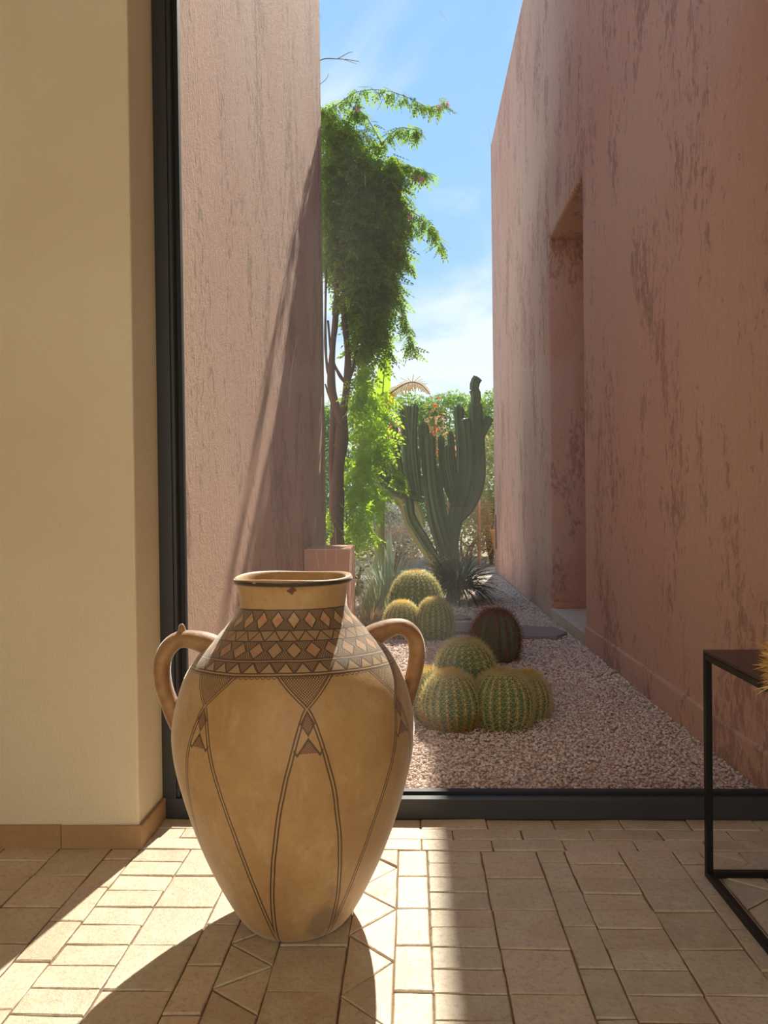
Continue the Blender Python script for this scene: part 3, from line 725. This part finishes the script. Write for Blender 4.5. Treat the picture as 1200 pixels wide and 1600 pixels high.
fb = empty('flowering_shrub', (.42, 13.6, 0)); tag(fb, 'thin red flowered shrub seen between the cactus arms', 'shrub')
pos = np.concatenate([ellipsoid_pts((0, 0, 2.35), (.26, .1, .8), 200, .1), ellipsoid_pts((-.7, 0, 2.5), (.16, .1, .22), 90, .1), ellipsoid_pts((.28, 0, 2.15), (.2, .1, .35), 90, .1)])
v, fc = leaf_cards(pos, .06, .8); link('blossom', np_mesh('blossom', v, fc), M_RED, fb)['kind'] = 'stuff'
v, fc = leaf_cards(ellipsoid_pts((0, 0, 2.0), (.35, .15, 1.0), 900, .1), .07); link('foliage', np_mesh('foliage', v, fc), M_OLIVE, fb)['kind'] = 'stuff'
acc = MB(); acc.add(*tube(catmull([(0, 0, 0), (.03, 0, 1.2), (0, 0, 2.9)], 5), lambda t: .022 * (1 - .6 * t), 6)); acc.build('stem', M_BARK, fb)
# thin wooden stake seen right of the cactus
stk = MB(); stk.add(*tube([Vector((0, 0, -.05)), Vector((0, 0, 1.75))], .03, 6)); o = stk.build('garden_stake', mat('stake', plain((.5, .28, .15), .8))); o.location = (1.30, 14.9, 0)
tag(o, 'thin reddish wooden stake in the brush near the far wall end', 'stake')
# planter pot at the far end
pv_ = []; pf = []
prof = [(.0, 0), (.13, 0), (.15, .3), (.20, .66), (.225, .70), (.225, .74), (.19, .74), (.18, .68), (.0, .62)]
for r, z in prof:
    for k in range(24): pv_.append((math.cos(k * PI / 12) * r, math.sin(k * PI / 12) * r, z))
for j in range(len(prof) - 1):
    for k in range(24): k2 = (k + 1) % 24; pf.append((j * 24 + k, j * 24 + k2, j * 24 + 24 + k2, j * 24 + 24 + k))
o = link('terracotta_pot', py_mesh('terracotta_pot', pv_, pf, True), M_POT, None, (1.66, 14.2, -.005)); tag(o, 'tall orange terracotta pot just beyond the far corner of the right wall', 'pot')

# banana plant
bp = empty('banana_plant', (-.45, 10.2, 0)); tag(bp, 'banana plant with one upright green and one arching yellow leaf', 'plant')
V, Fc = tube(catmull([(0, 0, -.02), (.04, 0, 1.2), (.08, 0, 2.5)], 6), lambda t: .075 * (1 - .5 * t), 10); link('stalk', py_mesh('stalk', V, Fc, True), mat('banana_stalk', plain((.22, .30, .08), .6)), bp)
def banana_leaf(path, wd, m, torn):
    pts = catmull(path, 10); n = len(pts); acc = MB()
    acc.add(*tube(pts, lambda t: .012 * (1 - .7 * t), 6))
    for sgn in (-1, 1):
        for i in range(n - 1):
            t = i / (n - 1); wv = wd * math.sin(PI * min(1, max(.02, .08 + t * .92))) ** .7
            t2 = (i + 1) / (n - 1); w2 = wd * math.sin(PI * min(.995, .08 + t2 * .92)) ** .7
            if torn and t > .35: w2 = wv = wv * R_.uniform(.5, 1.1)
            tg = (pts[i + 1] - pts[i]).normalized(); sd = tg.cross(Vector((0, -1, .25))).normalized() * sgn
            sd = (sd + Vector((0, -.35, 0)) + (Vector((0, 0, -.9)) if torn else Vector())).normalized()
            gap = .72 if (torn and t > .35) else 1.0
            a = pts[i]; c = pts[i].lerp(pts[i + 1], gap)
            acc.add([a, c, c + sd * w2, a + sd * wv], [(0, 1, 2, 3)])
    return acc.build('leaf', m, bp)
banana_leaf([(.02, 0, 2.2), (.08, -.1, 2.62), (.12, -.15, 3.0), (.17, -.1, 3.33)], .105, M_BANANA, False)
banana_leaf([(.04, 0, 2.3), (.12, -.1, 2.60), (.24, -.1, 2.72), (.44, -.1, 2.82), (.59, -.1, 2.79), (.71, -.1, 2.66)], .15, M_BANANAY, True)
banana_leaf([(.05, 0, 2.2), (-.10, -.05, 2.7), (-.22, -.05, 2.95)], .10, M_BANANA, False)

# ------------------------------------------------------------------ climbing vine
VY = 8.95; VK = VY / 7.1; TY = 8.78; TK = TY / 6.95
def sc_(q, k): return (q[0] * k, 1.22 + (q[1] - 1.22) * k)
vn = empty('climbing_vine', (-.85, TY, 0)); tag(vn, 'large climbing vine with hanging leafy curtain and pink flowers on twisted trunks', 'vine')
L0 = Vector((-.85, TY, 0))
TR = [([(-0.673, 0.76), (-0.68, 1.158), (-0.664, 1.506), (-0.631, 1.796), (-0.623, 2.028)], .072, .055),
([(-0.623, 1.97), (-0.679, 2.144), (-0.712, 2.319), (-0.696, 2.666), (-0.669, 2.954), (-0.643, 3.6)], .045, .02),
([(-0.623, 1.999), (-0.579, 2.259), (-0.559, 2.49), (-0.574, 2.721), (-0.593, 3.011), (-0.572, 3.7)], .038, .02),
([(-0.578, 2.316), (-0.641, 2.404), (-0.709, 2.579), (-0.74, 2.898)], .018, .01),
([(-0.712, 2.319), (-0.751, 2.493), (-0.765, 2.783), (-0.749, 3.4)], .016, .01),
([(-0.561, 2.316), (-0.494, 2.546), (-0.461, 2.892), (-.45, 3.4)], .016, .008),
([(-0.67, 1.95), (-0.70, 2.087), (-0.77, 2.32)], .014, .008),
([(-0.718, 0.76), (-0.702, 1.275), (-0.721, 1.623), (-0.705, 1.971), (-.70, 2.3)], .04, .025)]
for i, (path, r0, r1) in enumerate(TR):
    path = [sc_(q, TK) for q in path]; r0 *= TK; r1 *= TK
    if i in (0, 7): path = [(path[0][0], -.05)] + path
    pts = catmull([(x - L0.x, .03 * math.sin(k * 1.7 + i), z - L0.z) for k, (x, z) in enumerate(path)], 7)
    V, Fc = tube(pts, lambda t: (r0 + (r1 - r0) * t) * (1 + .12 * math.sin(t * 17 + i)), 9); link('trunk' if i in (0, 7) else 'branch', py_mesh('branch', V, Fc, True), M_BARK, vn)
# pinnate leaf template
LV = []; LF = []
def leaflet(px, pz, ang, L, wd):
    ca, sa = math.cos(ang), math.sin(ang); o = len(LV)
    for (u, v, w_) in ((0, 0, 0), (.45, -.5 * wd / L, .05), (1, 0, -.04), (.45, .5 * wd / L, .05)):
        u *= L; v *= L; LV.append((px + u * ca - v * sa, w_ * L, pz + u * sa + v * ca))
    LF.extend([(o, o + 1, o + 2), (o, o + 2, o + 3)])
for k in range(4):
    x = .18 + k * .19; Lk = .30 - .03 * k
    leaflet(x, 0, .95, Lk, .15); leaflet(x, 0, -.95, Lk, .15)
leaflet(.9, 0, 0, .3, .14)
o = len(LV); LV += [(0, 0, -.006), (0, 0, .006), (.95, 0, .004)]; LF.append((o, o + 1, o + 2))
LV = np.array(LV, np.float32); LF = np.array(LF, np.int32)
def droopmats(n, az0=None, down=(.2, 1.1)):
    """random azimuth, leaf axis drooping"""
    az = NR.uniform(0, 2 * PI, n); dr = NR.uniform(*down, n); tw = NR.uniform(-1.2, 1.2, n)
    X = np.stack([np.cos(az) * np.cos(dr), np.sin(az) * np.cos(dr), -np.sin(dr)], 1)
    Up = np.stack([np.cos(az) * np.sin(dr), np.sin(az) * np.sin(dr), np.cos(dr)], 1)
    Sd = np.cross(Up, X)
    Y = Up * np.cos(tw)[:, None] + Sd * np.sin(tw)[:, None]; Z = np.cross(X, Y)
    return np.stack([X, Y, Z], 2)
BL = [(-0.541, 4.491, 0.248, 0.189),(-0.573, 4.256, 0.248, 0.237),(-0.367, 4.192, 0.284, 0.237),(-0.549, 3.873, 0.248, 0.296),(-0.354, 3.809, 0.248, 0.296),(-0.553, 3.52, 0.248, 0.266),(-0.377, 3.398, 0.248, 0.266),(-0.41, 3.104, 0.266, 0.237),(-0.162, 4.098, 0.166, 0.355),(-0.137, 3.687, 0.118, 0.266),(-0.23, 3.277, 0.13, 0.266),(-0.323, 2.925, 0.177, 0.266),(-0.44, 2.811, 0.12, 0.296),(-0.267, 2.689, 0.118, 0.237),(-0.44, 2.338, 0.14, 0.296),(-0.44, 2.101, 0.14, 0.266),(-0.396, 1.805, 0.166, 0.266),(-0.459, 1.51, 0.177, 0.237),(-0.482, 1.214, 0.15, 0.207),(-0.435, 1.006, 0.118, 0.13),(-0.246, 1.98, 0.071, 0.355),(-0.301, 1.3, 0.071, 0.148),(-0.585, 0.9, 0.059, 0.089),(-0.701, 1.15, 0.059, 0.177),(-0.687, 4.642, 0.118, 0.177),(-0.72, 3.937, 0.08, 0.532)]
Vs = []; Fs = []; o_ = 0
def addleaves(pos, size, down=(.2, 1.2)):
    global o_
    pos = np.array(pos); pos[:, 1] = np.where(pos[:, 0] < -.70, np.maximum(pos[:, 1], 8.72), pos[:, 1])
    n = len(pos); sc = (size * NR.uniform(.7, 1.3, n)).reshape(n, 1) * np.ones((1, 3))
    v, fc = scatter(LV, LF, pos - np.array(L0), droopmats(n, down=down), sc); Vs.append(v); Fs.append(fc + o_); o_ += len(v)
YV = []; YFc = []; yo = 0
for x, z, rx, rz in BL:
    sunlit_low = z < 2.4
    (x, z), rx, rz = sc_((x, z), VK), rx * VK * (1 if z > 3 else .72), rz * VK
    depth = .38 if z > 3.2 else .2
    dens = 1250 if z > 3.2 else 480
    n = int(dens * PI * rx * rz * (1.5 if z > 3.2 else 1.0)) + 12
    addleaves(ellipsoid_pts((x, VY + (.0 if z > 3.2 else -.05), z), (rx, depth, rz), n, .35), .175 if z > 3.2 else .21)
    if sunlit_low: v_, f_ = Vs.pop(), Fs.pop(); o_ -= len(v_); YV.append(v_); YFc.append(f_ - o_ + yo); yo += len(v_)
link('sunlit_tint_foliage', np_mesh('sunlit_tint_foliage', np.concatenate(YV), np.concatenate(YFc)), M_VINE_SUNLIT, vn)['kind'] = 'stuff'  # lower leaves of the same vine, in the copy coloured as sunlit
link('foliage', np_mesh('foliage', np.concatenate(Vs), np.concatenate(Fs)), M_VINE, vn)['kind'] = 'stuff'
Vs = []; Fs = []; o_ = 0
SPR = [[(-0.541, 4.461), (-0.686, 4.7), (-0.744, 4.82), (-0.625, 4.904), (-0.446, 4.987), (-0.21, 4.991), (0.024, 4.926), (0.188, 4.862), (0.347, 4.892)],
[(-0.451, 4.635), (-0.567, 4.756), (-0.744, 4.831), (-0.803, 4.88)],
[(-0.274, 4.5), (-0.096, 4.654), (0.05, 4.632), (0.109, 4.589)],
[(-0.158, 4.392), (-0.012, 4.3), (0.105, 4.267), (0.181, 4.236)],
[(-0.221, 4.1), (-0.017, 3.919), (0.13, 3.827), (0.217, 3.737), (0.303, 3.588)],
[(-0.223, 3.865), (-0.018, 3.801), (0.07, 3.729)],
[(-0.171, 3.335), (-0.085, 3.097), (-0.057, 2.92), (-0.012, 2.743), (0.027, 2.595)],
[(-0.214, 4.5), (-0.389, 4.809), (-0.507, 4.86)],
[(-0.336, 1.804), (-0.22, 1.654), (-0.133, 1.505), (-0.086, 1.416)],
[(-0.226, 3.63), (-0.062, 3.508), (0.007, 3.389)],
[(-0.447, 4.928), (-0.539, 4.696), (-0.6, 4.522)]]
for i, path in enumerate(SPR):
    path = [sc_(q, VK) for q in path]
    pts = catmull([(x, VY + .05 * math.sin(k + i) - .05, z) for k, (x, z) in enumerate(path)], 8)
    V, Fc = tube([p - L0 for p in pts], lambda t: .006 * (1 - .6 * t), 5); link('tendril', py_mesh('tendril', V, Fc), M_TWIG, vn)
    P = np.array([p[:] for p in pts for _ in range(3)]); P = P + NR.uniform(-.03, .03, P.shape)
    addleaves(P, .155, (.3, 1.4))
link('tendril_leaves', np_mesh('tendril_leaves', np.concatenate(Vs), np.concatenate(Fs)), M_VINE, vn)['kind'] = 'stuff'
# pink trumpet flowers
for (x, z) in [(0.313, 4.845), (0.354, 4.872), (-0.476, 4.848), (-0.198, 4.279), (-0.157, 4.243), (-0.239, 4.245), (0.034, 4.215), (0.086, 4.196), (0.125, 4.188), (0.012, 3.851), (-0.087, 4.316)]:
    acc = MB(); x, z = sc_((x, z), VK * .985); q = Vector((x, VY * .985, z)) - L0; ax = Vector((R_.uniform(-1, 1), -.8, R_.uniform(-.3, .6))).normalized(); u = ax.orthogonal().normalized(); v_ = ax.cross(u)
    acc.add(*tube([q, q + ax * .035], lambda t: .006 + .010 * t, 6))
    for k in range(5):
        a = 2 * PI * k / 5; dk = u * math.cos(a) + v_ * math.sin(a); sk = ax.cross(dk); b0 = q + ax * .035
        acc.add([b0 + dk * .012 - sk * .007, b0 + dk * .012 + sk * .007, b0 + dk * .034 + sk * .013 + ax * .01, b0 + dk * .042 + ax * .006, b0 + dk * .034 - sk * .013 + ax * .01], [(0, 1, 2, 3, 4)])
    acc.build('flower', M_FLOWER, vn)
# bare twig poking past the wall edge
bt = empty('bare_tree', (-1.3, 9.6, 0)); tag(bt, 'bare tree behind the left wall whose thin twigs cross the sky', 'tree')
acc = MB()
acc.add(*tube(catmull([(0, 0, -.05), (.05, 0, 2.5), (-.05, 0, 4.6), (.1, 0, 6.4)], 6), lambda t: .06 * (1 - .7 * t), 8)); acc.build('trunk', M_TWIG, bt)
for path, r in [([(.1, 0, 6.4), (.2, 0, 6.75), (.45, 0, 6.78), (.71, 0, 6.74)], .009), ([(.44, 0, 6.78), (.58, 0, 6.85), (.64, 0, 6.86)], .005), ([(.50, 0, 6.78), (.68, 0, 6.71)], .004), ([(0.1, 0, 6.4), (.28, 0, 6.52), (.33, 0, 6.6)], .005)]:
    V, Fc = tube(catmull(path, 5), lambda t: r * (1 - .6 * t), 5); link('twig', py_mesh('twig', V, Fc), M_TWIG, bt)

# ------------------------------------------------------------------ the jar
JX, JY = -.353, 2.265
def jar_mat(b, p, nt):
    c = objc(b); sp = b.n('ShaderNodeSeparateXYZ'); b.put(sp.inputs[0], c)
    x, y, h = [E(b, sp.outputs[i]) for i in range(3)]
    wob = b.noise(c, 9, 3, .5)
    th0 = b.m('ARCTAN2', x, y * -1.0) * (180 / PI)
    th = th0 + (wob - .5) * 1.2          # degrees, 0 faces the room
    hh = h + (wob - .5) * .006 + (1.0 - b.m('COSINE', th0 * (PI / 180))) * b.sm(h, .5, .75) * b.sm(h, .95, .9) * .020
    def band(a, c_): return hh.gt(a) * hh.lt(c_)
    def hl(v, wd=.0016): return (hh - v).abs().lt(wd)
    def tri(v): return (v.fr() - .5).abs() * 2      # 0 at mid .. 1 at ends
    R = b.m('SQRT', x * x + y * y)
    # --- cross hatch
    def hatch(k):
        u = th * (k / 57.3) ; v = hh * (k * 1.0 / .30)
        a = ((u + v).fr() - .5).abs(); c_ = ((u - v).fr() - .5).abs()
        return a.max(c_).gt(.33)
    ink = None
    def add(e):
        nonlocal ink
        ink = e if ink is None else ink.max(e)
    # ring lines
    for v, wd in [(.931, .0018), (.880, .0014), (.855, .0014), (.813, .0014), (.8075, .0012), (.783, .0016), (.7765, .0022)]: add(hl(v, wd))
    # diamond bands A (.931-.880) and C (.855-.813)
    def diamonds(lo, hi, n, size):
        u = (th * (n / 360.0) + .5).fr() - .5; v = (hh - (lo + hi) / 2) * (1 / (hi - lo))
        dm = u.abs() + v.abs() * (.92)
        return dm, band(lo, hi)
    dA, bA = diamonds(.880, .931, 23, 0); dC, bC = diamonds(.813, .855, 28, 0)
    # fill outside of diamonds = hatch, diamonds = coloured tile with outline
    add(bA * dA.gt(.40) * hatch(38)); add(bA * (dA - .40).abs().lt(.05))
    add(bC * dC.gt(.42) * hatch(38)); add(bC * (dC - .42).abs().lt(.05))
    # band B: dusky triangles
    tB = tri(th * (28 / 360.0) + .25); vB = (hh - .855) * (1 / .025)
    bB = band(.855, .880); add(bB * (tB - vB).abs().lt(.10)); 
    # band D triangles (.783-.8075)
    tD = tri(th * (37 / 360.0)); vD = (hh - .783) * (1 / .0245)
    bD = band(.783, .8075); add(bD * (tD - (1.0 - vD)).abs().lt(.13)); fillD = bD * tD.gt(1.0 - vD); add(fillD * hatch(46))
    # scallops under the band
    sc = tri(th * (120 / 360.0)); add(band(.7695, .777) * ((sc * sc * .0062 + .770) - hh).abs().lt(.0013))
    # --- petals: 7 repeats, centre 5.5 deg
    uu = ((th - 5.5) * (7 / 360.0) + .5).fr() - .5
    s = uu * (360.0 / 7)                       # degrees from motif centre
    sa = s.abs()
    # line offset as function of height: crossing at .699
    up = (hh - .699).max(0) * (13.0 / .078) * 1.0
    dn = (.699 - hh).max(0)
    off = up * 1.08 + b.m('POWER', dn * (1 / .70), .72) * 26.0
    low = hh.lt(.7765)
    wdeg = (.0044 * 57.3) / R.max(.12)
    gap = (.0090 * 57.3) / R.max(.12)
    def lines(o2): return ((sa - o2).abs() - gap * .5).abs().lt(wdeg * .5)
    cont = lines(off) * low
    add(cont)
    # hatched triangle between the band and the crossing
    add(hh.gt(.699) * low * sa.lt(off - gap * .5) * hatch(40))
    # small hatched diamond under the crossing, and the three-cornered fringe
    dmd = sa * (R * .01745) * (1 / .018) + (hh - .664).abs() * (1 / .029)
    add(dmd.lt(1.0) * hatch(48)); add((dmd - 1.0).abs().lt(.10))
    inn = sa.lt(off)
    sw = sa * R * .01745                        # metres
    m1 = ((hh - .588) - (sw - .029).abs() * 1.35).abs().lt(.0042) * sw.lt(.047)
    add(m1 * inn)
    rf = hh.lt(.627 - sw * 1.35) * hh.gt(.592) * sw.lt(.027); add(rf * hatch(48) )
    redm = (rf + dmd.lt(1.0)).min(1)
    # --- colours
    n1 = b.noise(c, 5, 5, .6); n2 = b.noise(c, 45, 5, .7)
    base = b.ramp(n1, [(.3, (.38, .21, .08)), (.5, (.46, .275, .115)), (.7, (.53, .34, .155))])
    base = b.mix(b.sm(n2, .45, .75) * .5, base, (.36, .20, .085))
    base = b.mix(b.sm(b.noise(b.mapv(c, (1, 1, .4)), 16, 5, .7), .5, .75) * .35, base, (.66, .47, .27))
    deco = band(.783, .931)
    base = b.mix(deco * .55, base, (.24, .16, .12))
    tileA = bA * dA.lt(.38); tileC = bC * dC.lt(.40); tileD = bD * tD.lt(1.0 - vD)
    base = b.mix(tileA * .9, base, b.mix(b.sm(n2, .45, .6), (.50, .33, .17), (.50, .22, .12)))
    base = b.mix(tileC * .85, base, b.mix(b.sm(n2, .45, .6), (.42, .26, .14), (.44, .19, .11)))
    base = b.mix(tileD * .75, base, (.42, .27, .14))
    base = b.mix(redm * .5, base, (.36, .12, .06))
    smudge = b.sm(b.noise(c, 10, 5, .6) - ((th - 22) * .02).abs() - (h - .075).abs() * 3.2, .12, .32)
    base = b.mix(smudge * .5, base, (.12, .10, .085))
    base = b.mix(ink * .88, base, (.055, .032, .022))
    lip = b.sm(h, .993, .999) * b.sm(h, 1.013, 1.006) * R.gt(.163); lipn = b.sm(b.noise(c, 30, 4), .3, .42)
    base = b.mix(lip * lipn * .95, base, (.025, .02, .018))
    chip = b.sm(b.noise(c, 30, 4, .6) - ((th + 1) * .035).abs() - (h - .985).abs() * 24, .16, .22) * h.gt(.9)
    base = b.mix(chip, base, (.14, .055, .03))
    b.put(p.inputs['Base Color'], base)
    p.inputs['Roughness'].default_value = .55; p.inputs['Specular IOR Level'].default_value = .5
    p.inputs['Sheen Weight'].default_value = .6; p.inputs['Sheen Roughness'].default_value = .35; p.inputs['Sheen Tint'].default_value = (1, .95, .86, 1)
    hgt = n2 * .5 + b.noise(c, 140, 3, .7) * .25 - ink * .35
    b.put(p.inputs['Normal'], bump(b, hgt, .4, .004))
M_JAR = mat('painted_clay', jar_mat)
def f(b, p, nt):
    c = objc(b); n1 = b.noise(c, 9, 5, .65); n2 = b.noise(c, 60, 4, .7)
    col = b.ramp(n1, [(.35, (.20, .085, .03)), (.52, (.32, .16, .06)), (.7, (.45, .28, .12))])
    b.put(p.inputs['Base Color'], col); p.inputs['Roughness'].default_value = .6; p.inputs['Sheen Weight'].default_value = .8; p.inputs['Sheen Roughness'].default_value = .35
    b.put(p.inputs['Normal'], bump(b, n2 + n1, .35, .004))
M_HAND = mat('brown_clay', f)
jar = empty('clay_jar', (JX, JY, 0), math.radians(8.8)); tag(jar, 'large two handled clay jar with painted geometric bands standing by the window', 'jar')
PR = [(0.0, .004), (.110, .002), (.135, .0), (.152, .008), (.168, .026), (.190, .060), (.214, .105), (.243, .165), (.268, .225), (.290, .285), (.309, .345), (.326, .405), (.341, .465), (.350, .52), (.353, .57), (.3465, .6227), (.3335, .6778), (.3178, .7236), (.2973, .7600), (.2768, .7880), (.2487, .8170), (.2224, .842), (.2017, .8637), (.1847, .8841), (.1705, .899), (.1592, .9197), (.1563, .9348), (.1570, .955), (.1590, .972), (.1640, .988), (.1725, .998), (.1745, 1.006), (.1715, 1.012), (.1660, 1.0135), (.1580, 1.006), (.1500, .985), (.1450, .955), (.1455, .92), (.165, .89), (.20, .85), (.26, .79), (.305, .72), (.335, .60), (.335, .52), (.29, .33), (.20, .12), (.12, .04), (0, .035)]
pp = catmull([(r, 0, z) for r, z in PR], 3); NS = 128; V = []; Fc = []
for i, q in enumerate(pp):
    for k in range(NS):
        a = 2 * PI * k / NS; r = max(0.0001, q.x) * (1 + .006 * math.sin(2 * a + q.z * 3) + .003 * math.sin(5 * a + q.z * 9)); V.append((math.cos(a) * r, math.sin(a) * r, q.z + (.0025 * math.sin(a * 3 + 1) * max(0, q.z - .9) * 10)))
    if i:
        for k in range(NS): k2 = (k + 1) % NS; Fc.append(((i - 1) * NS + k, (i - 1) * NS + k2, i * NS + k2, i * NS + k))
link('body', py_mesh('body', V, Fc, True), M_JAR, jar)
px2 = lambda x, y: ((x - 456) * .00190, 0, 1.22 - (y - 790) * .00189)
hl_ = [px2(*q) for q in [(352, 1024), (330, 1006), (308, 997), (285, 994), (268, 1003), (257, 1022), (254.5, 1045), (258, 1070), (266, 1094), (277, 1118), (294, 1148), (305, 1165)]]
hr_ = [px2(*q) for q in [(556, 1018), (578, 1000), (598, 990), (618, 985), (634, 989), (646, 1003), (650, 1024), (648, 1046), (642, 1070), (634, 1094), (622, 1120), (604, 1148), (594, 1165)]]
for nm, path, knob in (('handle', hl_, True), ('handle', hr_, False)):
    pts = catmull(path, 7)
    V, Fc = tube(pts, lambda t: .0250 * (1 + .6 * max(0, .25 - t) / .25 + .5 * max(0, t - .72) / .28), 18, flat=(1.0, 1.25), ref=(0, 1, 0))
    o = link(nm, py_mesh(nm, V, Fc, True), M_HAND, jar)
    if knob:
        kx, _, kz = px2(285, 992); kv = []; kf = []
        for j, (r, z) in enumerate([(.017, 0), (.014, .016), (.0105, .026), (.0085, .034), (.005, .040), (.0005, .042)]):
            for k in range(12): kv.append((kx + math.cos(k * PI / 6) * r, math.sin(k * PI / 6) * r, kz + z))
            if j:
                for k in range(12): k2 = (k + 1) % 12; kf.append(((j - 1) * 12 + k, (j - 1) * 12 + k2, j * 12 + k2, j * 12 + k))
        link('knob', py_mesh('knob', kv, kf, True), M_HAND, o)

# ------------------------------------------------------------------ table and straw
tb = empty('console_table', (.94, 2.525, 0)); tag(tb, 'slim black metal frame table with dark brown top at the right', 'table')
TH = .737; tw = 1.1; td = 1.0; s = .021
def tpart(n, bx, m=M_STEEL): MB().box(*bx).build(n, m, tb, bevel=.0012)
for x in (0, tw - s):
    for y in (0, -td + s): tpart('leg', (x, x + s, y - s, y, 0, TH - .010))
tpart('foot_rail', (s, tw - s, -s, 0, 0, s)); tpart('foot_rail', (s, tw - s, -td, -td + s, 0, s))
tpart('foot_rail', (0, s, -td + s, -s, 0, s)); tpart('foot_rail', (tw - s, tw, -td + s, -s, 0, s))
tpart('top_rail', (s, tw - s, -s, 0, TH - .03, TH - .010)); tpart('top_rail', (s, tw - s, -td, -td + s, TH - .03, TH - .010))
tpart('top_rail', (0, s, -td + s, -s, TH - .03, TH - .010)); tpart('top_rail', (tw - s, tw, -td + s, -s, TH - .03, TH - .010))
tpart('table_top', (0, tw, -td, 0, TH - .009, TH), M_TOP)
st = empty('straw_tuft', (.955, 1.83, TH)); tag(st, 'golden dried straw tuft resting on the dark table top', 'straw')
V, Fc = [], []
for j in range(9):
    a = PI * j / 8; 
    for k in range(16): V.append((math.sin(a) * .085 * math.cos(k * PI / 8), math.sin(a) * .085 * math.sin(k * PI / 8), .09 - math.cos(a) * .088))
    if j:
        for k in range(16): k2 = (k + 1) % 16; Fc.append(((j - 1) * 16 + k, (j - 1) * 16 + k2, j * 16 + k2, j * 16 + k))
link('core', py_mesh('core', V, Fc, True), M_STRAW, st)
SV = []; SF = []
for i in range(5200):
    d = Vector([R_.gauss(0, 1) for _ in range(3)]).normalized(); P = Vector((0, 0, .09)) + d * .07
    dd = (d + Vector([R_.uniform(-.45, .45) for _ in range(3)])).normalized(); L = R_.uniform(.03, .075) * (1.5 if R_.random() < .04 else 1)
    e = P + dd * L
    if e.z < .002: e.z = .002 + R_.random() * .004
    if P.z < .003: continue
    sd = dd.orthogonal().normalized() * .0011; n3 = sd.cross(dd); o = len(SV)
    mid = P.lerp(e, .55) + Vector([R_.uniform(-.006, .006) for _ in range(3)])
    SV += [P + sd, P - sd, mid + sd, mid - sd, e, mid + n3]; SF += [(o, o + 1, o + 3), (o, o + 3, o + 2), (o + 2, o + 3, o + 4), (o, o + 5, o + 4)]
link('strands', np_mesh('strands', SV, SF), M_STRAW, st)['kind'] = 'stuff'
